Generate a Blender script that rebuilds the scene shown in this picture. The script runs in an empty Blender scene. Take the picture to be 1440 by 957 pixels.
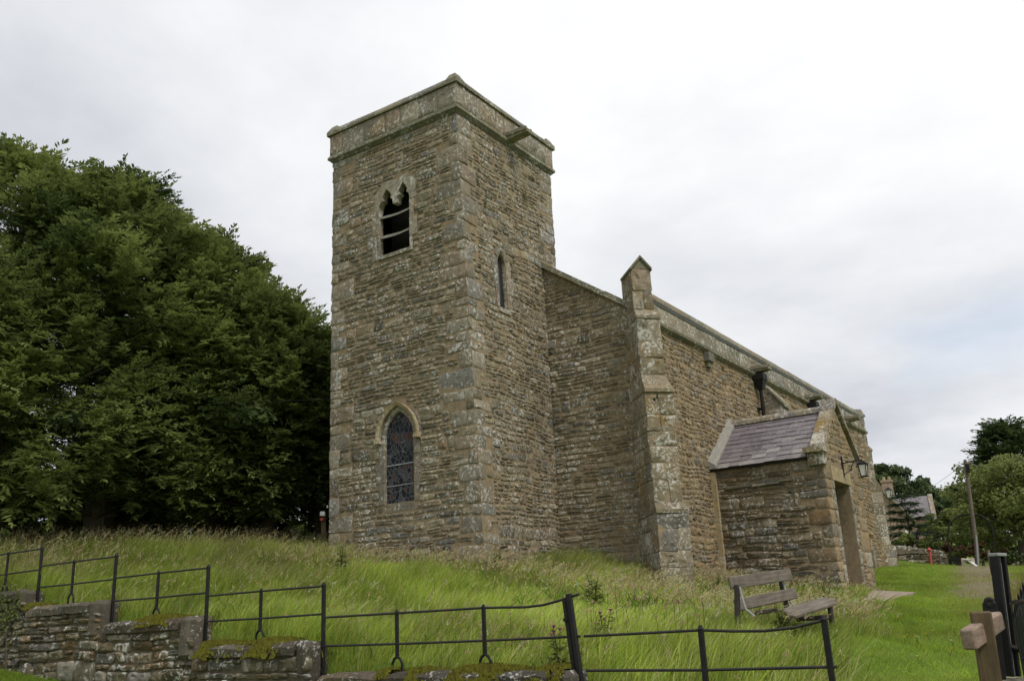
import bpy, bmesh, math, random
import numpy as np
from mathutils import Vector, Matrix
from mathutils.geometry import delaunay_2d_cdt

R = math.radians
random.seed(7)
rng = np.random.default_rng(11)
scene = bpy.context.scene
COL = scene.collection

# ------------------------------------------------------------------ camera
CAM = np.array([-14.9873, -11.2405, -0.3219])
AZ, EL, ROLL, FPX = 33.7345, 16.942, -2.6977, 1313.11
_az, _el, _ro = R(AZ), R(EL), R(ROLL)
fwd = np.array([math.cos(_el) * math.cos(_az), math.cos(_el) * math.sin(_az), math.sin(_el)])
rgt = np.cross(fwd, [0, 0, 1]); rgt /= np.linalg.norm(rgt)
upv = np.cross(rgt, fwd)
rgt, upv = math.cos(_ro) * rgt + math.sin(_ro) * upv, -math.sin(_ro) * rgt + math.cos(_ro) * upv
cam = bpy.data.cameras.new('camera')
cam.sensor_width = 36.0
cam.lens = 36.0 * FPX / 1440.0
cam.clip_start = 0.05
cam.clip_end = 3000
co = bpy.data.objects.new('camera', cam)
COL.objects.link(co)
co.matrix_world = Matrix(((rgt[0], upv[0], -fwd[0], CAM[0]), (rgt[1], upv[1], -fwd[1], CAM[1]),
                          (rgt[2], upv[2], -fwd[2], CAM[2]), (0, 0, 0, 1)))
scene.camera = co

# ------------------------------------------------------------------ sky, sun, exposure
SUN_EL, SUN_AZ = R(52), R(-112)          # azimuth measured from +X towards +Y
w = bpy.data.worlds.new('World')
scene.world = w
w.use_nodes = True
nt = w.node_tree
nt.nodes.clear()


def nd(t, typ, **kw):
    n = t.nodes.new(typ)
    for k, v in kw.items():
        setattr(n, k, v)
    return n


wo = nd(nt, 'ShaderNodeOutputWorld')
sky = nd(nt, 'ShaderNodeTexSky', sky_type='NISHITA')
sky.sun_disc = False
sky.sun_elevation = SUN_EL
sky.sun_rotation = math.pi / 2 - SUN_AZ
tc = nd(nt, 'ShaderNodeTexCoord')
sep = nd(nt, 'ShaderNodeSeparateXYZ')
nt.links.new(tc.outputs['Generated'], sep.inputs[0])
mz = nd(nt, 'ShaderNodeMath', operation='MAXIMUM'); mz.inputs[1].default_value = 0.0
nt.links.new(sep.outputs['Z'], mz.inputs[0])
az_ = nd(nt, 'ShaderNodeMath', operation='ADD'); az_.inputs[1].default_value = 0.16
nt.links.new(mz.outputs[0], az_.inputs[0])
dx = nd(nt, 'ShaderNodeMath', operation='DIVIDE')
dy = nd(nt, 'ShaderNodeMath', operation='DIVIDE')
nt.links.new(sep.outputs['X'], dx.inputs[0]); nt.links.new(az_.outputs[0], dx.inputs[1])
nt.links.new(sep.outputs['Y'], dy.inputs[0]); nt.links.new(az_.outputs[0], dy.inputs[1])
cmb = nd(nt, 'ShaderNodeCombineXYZ')
nt.links.new(dx.outputs[0], cmb.inputs['X']); nt.links.new(dy.outputs[0], cmb.inputs['Y'])
cmb.inputs['Z'].default_value = 53.7
n1 = nd(nt, 'ShaderNodeTexNoise')
n1.inputs['Scale'].default_value = 0.62; n1.inputs['Detail'].default_value = 9; n1.inputs['Roughness'].default_value = 0.56
n1.inputs['Distortion'].default_value = 0.12
nt.links.new(cmb.outputs[0], n1.inputs['Vector'])
cr = nd(nt, 'ShaderNodeValToRGB')
e = cr.color_ramp.elements
e[0].position = 0.34; e[0].color = (0.38, 0.395, 0.43, 1)
e[1].position = 0.62; e[1].color = (0.655, 0.66, 0.668, 1)
k = e.new(0.50); k.color = (0.535, 0.548, 0.57, 1)
nt.links.new(n1.outputs['Fac'], cr.inputs[0])
skm = nd(nt, 'ShaderNodeVectorMath', operation='SCALE'); skm.inputs['Scale'].default_value = 0.12
nt.links.new(sky.outputs[0], skm.inputs[0])
n2 = nd(nt, 'ShaderNodeTexNoise')
n2.inputs['Scale'].default_value = 0.9; n2.inputs['Detail'].default_value = 4
nt.links.new(cmb.outputs[0], n2.inputs['Vector'])
mr = nd(nt, 'ShaderNodeMapRange')
mr.inputs['From Min'].default_value = 0.56; mr.inputs['From Max'].default_value = 0.72
mr.inputs['To Min'].default_value = 0.0; mr.inputs['To Max'].default_value = 0.35
nt.links.new(n2.outputs['Fac'], mr.inputs['Value'])
mix = nd(nt, 'ShaderNodeMixRGB')
nt.links.new(mr.outputs[0], mix.inputs[0])
nt.links.new(cr.outputs[0], mix.inputs[1]); nt.links.new(skm.outputs[0], mix.inputs[2])
bg = nd(nt, 'ShaderNodeBackground'); bg.inputs['Strength'].default_value = 1.0
nt.links.new(mix.outputs[0], bg.inputs['Color'])
nt.links.new(bg.outputs[0], wo.inputs['Surface'])

sl = bpy.data.lights.new('sun', 'SUN')
sl.energy = 1.5
sl.angle = R(14)
sl.color = (1.0, 0.96, 0.9)
so = bpy.data.objects.new('sun', sl)
COL.objects.link(so)
sd = Vector((math.cos(SUN_EL) * math.cos(SUN_AZ), math.cos(SUN_EL) * math.sin(SUN_AZ), math.sin(SUN_EL)))
so.rotation_euler = sd.to_track_quat('Z', 'Y').to_euler()
so.location = (0, -30, 40)

scene.view_settings.view_transform = 'Standard'
scene.view_settings.look = 'None'
scene.view_settings.gamma = 1
scene.view_settings.exposure = 0.62
scene.view_settings.use_curve_mapping = False
scene.render.engine = 'CYCLES'
scene.cycles.max_bounces = 6
scene.cycles.diffuse_bounces = 3
scene.cycles.transparent_max_bounces = 4


# ------------------------------------------------------------------ pixel helper (turns a photo pixel + distance into a place)
def ray(x, y):
    return fwd + rgt * (x - 720) / FPX - upv * (y - 478.5) / FPX


def at(x, y, D):
    v = ray(x, y)
    return CAM + v / math.hypot(v[0], v[1]) * D


# ------------------------------------------------------------------ materials
def mat_new(name):
    m = bpy.data.materials.new(name)
    m.use_nodes = True
    t = m.node_tree
    b = t.nodes['Principled BSDF']
    return m, t, b


def ramp(t, stops):
    c = nd(t, 'ShaderNodeValToRGB')
    els = c.color_ramp.elements
    els[0].position, els[0].color = stops[0][0], (*stops[0][1], 1)
    els[1].position, els[1].color = stops[-1][0], (*stops[-1][1], 1)
    for p, col in stops[1:-1]:
        q = els.new(p); q.color = (*col, 1)
    return c


def noise(t, scale, detail=4, rough=0.55, vec=None, dist=0.0):
    n = nd(t, 'ShaderNodeTexNoise')
    n.inputs['Scale'].default_value = scale
    n.inputs['Detail'].default_value = detail
    n.inputs['Roughness'].default_value = rough
    n.inputs['Distortion'].default_value = dist
    if vec is not None:
        t.links.new(vec, n.inputs['Vector'])
    return n


def maprange(t, src, a, b, c=0.0, d=1.0):
    m = nd(t, 'ShaderNodeMapRange')
    m.inputs['From Min'].default_value = a; m.inputs['From Max'].default_value = b
    m.inputs['To Min'].default_value = c; m.inputs['To Max'].default_value = d
    t.links.new(src, m.inputs['Value'])
    return m


def mixc(t, fac, a, b, blend='MIX'):
    m = nd(t, 'ShaderNodeMixRGB', blend_type=blend)
    for i, s in ((0, fac), (1, a), (2, b)):
        if isinstance(s, (int, float)):
            m.inputs[i].default_value = s
        elif isinstance(s, tuple):
            m.inputs[i].default_value = (*s, 1)
        else:
            t.links.new(s, m.inputs[i])
    return m


def bump(t, b, src, strength, dist):
    n = nd(t, 'ShaderNodeBump')
    n.inputs['Strength'].default_value = strength
    n.inputs['Distance'].default_value = dist
    t.links.new(src, n.inputs['Height'])
    t.links.new(n.outputs[0], b.inputs['Normal'])
    return n


def stone_mat(name, stops, lichen=0.5, ochre=0.3, ochre_col=(0.33, 0.20, 0.07), lichen_col=(0.56, 0.55, 0.50), lscale=17, blot=0.0, lthr=0.575):
    m, t, b = mat_new(name)
    at_ = nd(t, 'ShaderNodeAttribute', attribute_name='Col')
    sp = nd(t, 'ShaderNodeSeparateColor')
    t.links.new(at_.outputs['Color'], sp.inputs[0])
    tcn = nd(t, 'ShaderNodeTexCoord')
    ob = tcn.outputs['Object']
    c0 = ramp(t, stops)
    t.links.new(sp.outputs[0], c0.inputs[0])
    hg = maprange(t, sp.outputs[1], 0.84, 0.90, 0.0, 0.55)
    c0 = mixc(t, hg.outputs[0], c0.outputs[0], tuple(0.5 * q for q in (stops[-1][1][2] + stops[0][1][2], stops[-1][1][2] + stops[0][1][2], stops[-1][1][2] * .98 + stops[0][1][2])))
    hr = maprange(t, sp.outputs[1], 0.10, 0.05, 0.0, 0.4)
    c0 = mixc(t, hr.outputs[0], c0.outputs[0], (stops[-1][1][0] * .72, stops[-1][1][1] * .52, stops[-1][1][2] * .42))
    big = noise(t, 9, 6, 0.65, ob)
    fine = noise(t, 70, 3, 0.6, ob)
    v = maprange(t, big.outputs['Fac'], 0.25, 0.75, 0.62, 1.34)
    c1 = mixc(t, 1.0, c0.outputs[0], v.outputs[0], 'MULTIPLY')
    v2 = maprange(t, fine.outputs['Fac'], 0.3, 0.7, 0.78, 1.2)
    c2 = mixc(t, 1.0, c1.outputs[0], v2.outputs[0], 'MULTIPLY')
    # iron staining, strongest on some stones
    on = noise(t, 1.1, 5, 0.6, ob)
    of = maprange(t, on.outputs['Fac'], 0.5, 0.72, 0.0, ochre)
    om = nd(t, 'ShaderNodeMath', operation='MULTIPLY')
    t.links.new(of.outputs[0], om.inputs[0]); t.links.new(sp.outputs[2], om.inputs[1])
    c3 = mixc(t, om.outputs[0], c2.outputs[0], ochre_col)
    # pale lichen flecks
    ln = noise(t, lscale, 5, 0.62, ob, 0.4)
    lm = noise(t, 1.6, 3, 0.5, ob)
    la = nd(t, 'ShaderNodeMath', operation='ADD')
    t.links.new(ln.outputs['Fac'], la.inputs[0])
    lm2 = maprange(t, lm.outputs['Fac'], 0.3, 0.7, -0.10, 0.08)
    t.links.new(lm2.outputs[0], la.inputs[1])
    lf = maprange(t, la.outputs[0], lthr, lthr + 0.05, 0.0, lichen)
    c4 = mixc(t, lf.outputs[0], c3.outputs[0], lichen_col)
    if blot > 0:
        bn = noise(t, 3.6, 4, 0.55, ob, 0.8)
        bf = maprange(t, bn.outputs['Fac'], 0.60, 0.64, 0.0, blot)
        c4 = mixc(t, bf.outputs[0], c4.outputs[0], (0.50, 0.49, 0.44))
    t.links.new(c4.outputs[0], b.inputs['Base Color'])
    b.inputs['Roughness'].default_value = 0.93
    b.inputs['Specular IOR Level'].default_value = 0.2
    hb = mixc(t, 0.45, big.outputs['Fac'], fine.outputs['Fac'])
    bump(t, b, hb.outputs[0], 0.9, 0.03)
    return m


def plain_mat(name, col, rough=0.8, var=0.25, scale=14, bumpd=0.004, spec=0.3, metal=0.0, col2=None):
    m, t, b = mat_new(name)
    tcn = nd(t, 'ShaderNodeTexCoord')
    n = noise(t, scale, 5, 0.6, tcn.outputs['Object'])
    v = maprange(t, n.outputs['Fac'], 0.25, 0.75, 1 - var, 1 + var)
    c = mixc(t, 1.0, tuple(col), v.outputs[0], 'MULTIPLY')
    if col2:
        n2_ = noise(t, scale * 0.35, 5, 0.65, tcn.outputs['Object'])
        f2 = maprange(t, n2_.outputs['Fac'], 0.48, 0.66)
        c = mixc(t, f2.outputs[0], c.outputs[0], tuple(col2))
    t.links.new(c.outputs[0], b.inputs['Base Color'])
    b.inputs['Roughness'].default_value = rough
    b.inputs['Specular IOR Level'].default_value = spec
    b.inputs['Metallic'].default_value = metal
    bump(t, b, n.outputs['Fac'], 0.6, bumpd)
    return m


def wood_mat(name, c1, c2, axis=0, rough=0.85):
    m, t, b = mat_new(name)
    tcn = nd(t, 'ShaderNodeTexCoord')
    mp = nd(t, 'ShaderNodeMapping')
    sc = [42, 42, 42]; sc[axis] = 2.5
    mp.inputs['Scale'].default_value = sc
    t.links.new(tcn.outputs['Object'], mp.inputs[0])
    n = noise(t, 1.0, 5, 0.65, mp.outputs[0])
    c = ramp(t, [(0.3, c1), (0.7, c2)])
    t.links.new(n.outputs['Fac'], c.inputs[0])
    n2_ = noise(t, 6, 4, 0.6, tcn.outputs['Object'])
    f = maprange(t, n2_.outputs['Fac'], 0.3, 0.7, 0.7, 1.2)
    cc = mixc(t, 1.0, c.outputs[0], f.outputs[0], 'MULTIPLY')
    t.links.new(cc.outputs[0], b.inputs['Base Color'])
    b.inputs['Roughness'].default_value = rough
    bump(t, b, n.outputs['Fac'], 0.8, 0.006)
    return m


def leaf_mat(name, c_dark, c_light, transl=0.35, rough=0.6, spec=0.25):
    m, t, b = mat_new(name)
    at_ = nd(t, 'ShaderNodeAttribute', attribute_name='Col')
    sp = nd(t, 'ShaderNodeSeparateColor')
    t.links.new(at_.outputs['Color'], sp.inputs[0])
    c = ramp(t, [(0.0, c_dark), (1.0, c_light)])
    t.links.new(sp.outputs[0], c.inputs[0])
    t.links.new(c.outputs[0], b.inputs['Base Color'])
    b.inputs['Roughness'].default_value = rough
    b.inputs['Specular IOR Level'].default_value = spec
    tr = nd(t, 'ShaderNodeBsdfTranslucent')
    t.links.new(c.outputs[0], tr.inputs['Color'])
    ms = nd(t, 'ShaderNodeMixShader')
    ms.inputs[0].default_value = transl
    out = t.nodes['Material Output']
    t.links.new(b.outputs[0], ms.inputs[1]); t.links.new(tr.outputs[0], ms.inputs[2])
    t.links.new(ms.outputs[0], out.inputs['Surface'])
    return m


def blade_mat(name):
    """grass: the blade colour is stored per blade"""
    m, t, b = mat_new(name)
    at_ = nd(t, 'ShaderNodeAttribute', attribute_name='Col')
    t.links.new(at_.outputs['Color'], b.inputs['Base Color'])
    b.inputs['Roughness'].default_value = 0.55
    b.inputs['Specular IOR Level'].default_value = 0.25
    tr = nd(t, 'ShaderNodeBsdfTranslucent')
    t.links.new(at_.outputs['Color'], tr.inputs['Color'])
    ms = nd(t, 'ShaderNodeMixShader')
    ms.inputs[0].default_value = 0.52
    t.links.new(b.outputs[0], ms.inputs[1]); t.links.new(tr.outputs[0], ms.inputs[2])
    t.links.new(ms.outputs[0], t.nodes['Material Output'].inputs['Surface'])
    return m


GREY = [(0.0, (0.099, 0.089, 0.068)), (0.25, (0.164, 0.144, 0.102)), (0.55, (0.223, 0.194, 0.134)), (0.85, (0.278, 0.235, 0.151)), (1.0, (0.327, 0.296, 0.225))]
WARM = [(0.0, (0.137, 0.109, 0.072)), (0.3, (0.212, 0.165, 0.102)), (0.6, (0.279, 0.211, 0.126)), (0.85, (0.339, 0.251, 0.140)), (1.0, (0.334, 0.287, 0.207))]
DARK = [(0.0, (0.106, 0.089, 0.065)), (0.4, (0.162, 0.133, 0.090)), (0.75, (0.207, 0.170, 0.112)), (1.0, (0.263, 0.224, 0.162))]
DRESS = [(0.0, (0.177, 0.160, 0.122)), (0.5, (0.238, 0.209, 0.157)), (1.0, (0.304, 0.267, 0.198))]
M = {}
M['rubble_grey'] = stone_mat('grey rubble stone', GREY, 0.68, 0.5, lthr=0.55)
M['rubble_warm'] = stone_mat('warm buff rubble stone', WARM, 0.40, 0.75)
M['rubble_dark'] = stone_mat('dark rubble stone', DARK, 0.65, 0.5, lthr=0.57)
M['dressed'] = stone_mat('dressed grey stone', DRESS, 0.75, 0.6, lscale=13, lthr=0.55, blot=0.35)
M['dressed_ochre'] = stone_mat('ochre stained dressed stone', [(0, (0.29, 0.23, 0.13)), (1, (0.40, 0.32, 0.19))], 0.7, 0.6)
M['buttress'] = stone_mat('buttress stone with lichen', [(0, (0.166, 0.139, 0.089)), (0.5, (0.233, 0.194, 0.126)), (1, (0.300, 0.263, 0.200))], 0.7, 0.9, (0.258, 0.164, 0.042), blot=0.9, lthr=0.55)
M['coping'] = stone_mat('weathered coping stone', [(0, (0.143, 0.135, 0.092)), (1, (0.231, 0.211, 0.145))], 0.7, 0.4, (0.176, 0.140, 0.050))
M['wallcope'] = stone_mat('brown grey wall coping', [(0, (0.06, 0.052, 0.04)), (1, (0.115, 0.10, 0.075))], 0.55, 0.5, (0.2, 0.13, 0.03))
M['field'] = stone_mat('field wall stone', [(0, (0.075, 0.066, 0.045)), (0.4, (0.13, 0.112, 0.073)), (0.8, (0.19, 0.165, 0.11)), (1, (0.27, 0.25, 0.20))], 0.9, 0.7, (0.30, 0.15, 0.03), lscale=10, blot=0.5)
M['mortar'] = plain_mat('buff lime mortar', (0.245, 0.191, 0.121), 0.95, 0.34, 9, 0.012, 0.1)
M['mortar_dark'] = plain_mat('earth joint', (0.12, 0.10, 0.068), 0.95, 0.3, 12, 0.01, 0.1)
M['iron'] = plain_mat('black painted iron', (0.012, 0.012, 0.012), 0.6, 0.3, 30, 0.001, 0.22, col2=(0.022, 0.017, 0.014))
M['railtop'] = plain_mat('weathered dark iron rail', (0.02, 0.019, 0.019), 0.55, 0.35, 40, 0.001, 0.3, col2=(0.04, 0.03, 0.025))
M['iron_gloss'] = plain_mat('glossy black painted steel', (0.012, 0.013, 0.014), 0.22, 0.2, 20, 0.0005, 0.6)
M['grey_steel'] = plain_mat('grey worn steel and web gleam', (0.26, 0.265, 0.265), 0.4, 0.2, 30, 0.001, 0.5)  # also paints the reflected strip on the gate post web
M['lead'] = plain_mat('lead flashing', (0.33, 0.34, 0.36), 0.5, 0.2, 12, 0.002, 0.5)
M['lead_dark'] = plain_mat('dark lead', (0.03, 0.032, 0.035), 0.5, 0.2, 12, 0.002, 0.5)
M['dark'] = plain_mat('near black backing', (0.03, 0.028, 0.026), 0.9, 0.2)  # stands in for the unlit belfry interior; also covers the porch roof deck
M['louvre'] = plain_mat('stone louvre slab', (0.25, 0.235, 0.20), 0.9, 0.3)
M['door'] = wood_mat('weathered oak door', (0.075, 0.065, 0.05), (0.115, 0.10, 0.078), 2, 0.8)
M['bench'] = wood_mat('silvered bench timber', (0.085, 0.07, 0.05), (0.19, 0.16, 0.125), 0)
M['bench_leg'] = plain_mat('dark bench leg', (0.04, 0.033, 0.028), 0.8, 0.3)
M['oldwood'] = wood_mat('old brown gatepost wood', (0.07, 0.048, 0.022), (0.155, 0.11, 0.052), 2)
M['newwood'] = wood_mat('pale sawn timber', (0.17, 0.12, 0.085), (0.32, 0.23, 0.17), 0)
M['polewood'] = wood_mat('creosoted pole', (0.10, 0.075, 0.06), (0.17, 0.13, 0.10), 2)
M['cream'] = plain_mat('cream painted timber', (0.55, 0.50, 0.40), 0.6, 0.12)
M['white'] = plain_mat('white paint', (0.75, 0.75, 0.73), 0.5, 0.08)
M['red'] = plain_mat('faded red paint', (0.40, 0.075, 0.05), 0.6, 0.15)
M['moss'] = plain_mat('yellow green moss', (0.12, 0.118, 0.018), 0.95, 0.5, 60, 0.02, 0.05, col2=(0.06, 0.05, 0.014))
M['slab'] = plain_mat('path flagstone', (0.27, 0.215, 0.16), 0.85, 0.2, 5, 0.006, 0.25)
M['bark'] = wood_mat('bark', (0.05, 0.04, 0.03), (0.11, 0.09, 0.065), 2)
M['cottwall'] = stone_mat('cottage stone', [(0, (0.26, 0.19, 0.14)), (1, (0.36, 0.28, 0.21))], 0.3, 0.4, lscale=3)
M['roughcast'] = plain_mat('cottage rubble masonry', (0.30, 0.22, 0.16), 0.9, 0.35, 3.5, 0.02, 0.2)
M['yew'] = leaf_mat('yew needles', (0.040, 0.068, 0.022), (0.25, 0.30, 0.085), 0.4)
M['broad'] = leaf_mat('broad leaves', (0.075, 0.105, 0.022), (0.23, 0.26, 0.075), 0.42)
M['fardark'] = leaf_mat('distant dark leaves', (0.035, 0.058, 0.020), (0.095, 0.13, 0.045), 0.3)
M['conifer'] = leaf_mat('conifer needles', (0.03, 0.058, 0.026), (0.085, 0.125, 0.06), 0.25)
M['rustleaf'] = leaf_mat('russet leaves', (0.07, 0.035, 0.015), (0.15, 0.085, 0.03), 0.3)
M['blade'] = blade_mat('grass blades')


def slate_mat():
    m, t, b = mat_new('purple grey roof slate')
    at_ = nd(t, 'ShaderNodeAttribute', attribute_name='Col')
    sp = nd(t, 'ShaderNodeSeparateColor')
    t.links.new(at_.outputs['Color'], sp.inputs[0])
    c = ramp(t, [(0.0, (0.115, 0.095, 0.105)), (0.5, (0.155, 0.135, 0.14)), (0.8, (0.19, 0.165, 0.165)), (1.0, (0.25, 0.23, 0.22))])
    t.links.new(sp.outputs[0], c.inputs[0])
    tcn = nd(t, 'ShaderNodeTexCoord')
    n = noise(t, 7, 5, 0.65, tcn.outputs['Object'])
    v = maprange(t, n.outputs['Fac'], 0.3, 0.7, 0.75, 1.25)
    cc = mixc(t, 1.0, c.outputs[0], v.outputs[0], 'MULTIPLY')
    ln = noise(t, 16, 5, 0.6, tcn.outputs['Object'], 0.4)
    lf = maprange(t, ln.outputs['Fac'], 0.60, 0.66, 0.0, 0.55)
    cc = mixc(t, lf.outputs[0], cc.outputs[0], (0.36, 0.35, 0.31))
    t.links.new(cc.outputs[0], b.inputs['Base Color'])
    b.inputs['Roughness'].default_value = 0.55
    bump(t, b, n.outputs['Fac'], 0.4, 0.006)
    return m


M['slate'] = slate_mat()


def stained_mat():
    m, t, b = mat_new('dark stained glass with lead cames')
    tcn = nd(t, 'ShaderNodeTexCoord')
    mp = nd(t, 'ShaderNodeMapping')
    mp.inputs['Scale'].default_value = (1.0, 1.25, 0.95)
    t.links.new(tcn.outputs['Object'], mp.inputs[0])
    wn = noise(t, 3.0, 2, 0.5, mp.outputs[0])
    wv = mixc(t, 0.12, mp.outputs[0], wn.outputs['Color'], 'ADD')
    vo = nd(t, 'ShaderNodeTexVoronoi', feature='DISTANCE_TO_EDGE')
    vo.inputs['Scale'].default_value = 8.0
    t.links.new(wv.outputs[0], vo.inputs['Vector'])
    vc = nd(t, 'ShaderNodeTexVoronoi', feature='F1')
    vc.inputs['Scale'].default_value = 8.0
    t.links.new(wv.outputs[0], vc.inputs['Vector'])
    sp = nd(t, 'ShaderNodeSeparateColor')
    t.links.new(vc.outputs['Color'], sp.inputs[0])
    c = ramp(t, [(0.0, (0.006, 0.007, 0.009)), (0.55, (0.014, 0.017, 0.020)), (0.70, (0.03, 0.026, 0.03)), (0.86, (0.055, 0.055, 0.062)), (0.99, (0.075, 0.03, 0.022))])
    t.links.new(sp.outputs[0], c.inputs[0])
    lf = maprange(t, vo.outputs['Distance'], 0.025, 0.055, 1.0, 0.0)
    cc = mixc(t, lf.outputs[0], c.outputs[0], (0.105, 0.11, 0.115))
    t.links.new(cc.outputs[0], b.inputs['Base Color'])
    rr = maprange(t, lf.outputs[0], 0, 1, 0.25, 0.7)
    t.links.new(rr.outputs[0], b.inputs['Roughness'])
    b.inputs['Specular IOR Level'].default_value = 0.12
    bump(t, b, lf.outputs[0], 0.5, 0.01)
    return m


M['stained'] = stained_mat()


def lattice_mat():
    m, t, b = mat_new('leaded clear glass')
    tcn = nd(t, 'ShaderNodeTexCoord')
    sp = nd(t, 'ShaderNodeSeparateXYZ')
    t.links.new(tcn.outputs['Object'], sp.inputs[0])
    outs = []
    for sgn in (1, -1):
        a = nd(t, 'ShaderNodeMath', operation='MULTIPLY_ADD')
        t.links.new(sp.outputs['X'], a.inputs[0]); a.inputs[1].default_value = 1.4 * sgn
        t.links.new(sp.outputs['Z'], a.inputs[2])
        s = nd(t, 'ShaderNodeMath', operation='MULTIPLY'); s.inputs[1].default_value = 9.0
        t.links.new(a.outputs[0], s.inputs[0])
        f = nd(t, 'ShaderNodeMath', operation='FRACT'); t.links.new(s.outputs[0], f.inputs[0])
        l = nd(t, 'ShaderNodeMath', operation='LESS_THAN'); l.inputs[1].default_value = 0.16
        t.links.new(f.outputs[0], l.inputs[0])
        outs.append(l.outputs[0])
    mx = nd(t, 'ShaderNodeMath', operation='MAXIMUM')
    t.links.new(outs[0], mx.inputs[0]); t.links.new(outs[1], mx.inputs[1])
    c = mixc(t, mx.outputs[0], (0.010, 0.011, 0.013), (0.055, 0.055, 0.06))
    t.links.new(c.outputs[0], b.inputs['Base Color'])
    b.inputs['Roughness'].default_value = 0.2
    return m


M['lattice'] = lattice_mat()
mg, tg, bg_ = mat_new('lantern glass')
bg_.inputs['Base Color'].default_value = (0.75, 0.73, 0.66, 1)
bg_.inputs['Roughness'].default_value = 0.25
M['lampglass'] = mg
mg, tg, bg_ = mat_new('dark window glass')
bg_.inputs['Base Color'].default_value = (0.02, 0.022, 0.026, 1)
bg_.inputs['Roughness'].default_value = 0.1
M['glass'] = mg
mg, tg, bg_ = mat_new('blue flower spikes')
bg_.inputs['Base Color'].default_value = (0.16, 0.16, 0.48, 1)
M['blueflower'] = mg


# ------------------------------------------------------------------ object helpers
def WL(o):
    v = Vector((0, 0, 0))
    while o is not None:
        v = v + o.location
        o = o.parent
    return v


def thing(name, label, cat, loc=(0, 0, 0), rotz=0.0, group=None):
    o = bpy.data.objects.new(name, None)
    o.empty_display_size = 0.2
    COL.objects.link(o)
    o.location = Vector([float(q) for q in loc]); o.rotation_euler = (0, 0, rotz)
    o['label'] = label; o['category'] = cat
    if group:
        o['group'] = group
    return o


def link(name, me, parent=None, local=False):
    """mesh data is in world coordinates unless local=True"""
    o = bpy.data.objects.new(name, me)
    COL.objects.link(o)
    if parent is not None:
        o.parent = parent
        if not local:
            o.location = -WL(parent)
    return o


def tag(o, label, cat, group=None, kind=None):
    if kind:
        o['kind'] = kind
    if label:
        o['label'] = label
    if cat:
        o['category'] = cat
    if group:
        o['group'] = group
    return o


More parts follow.
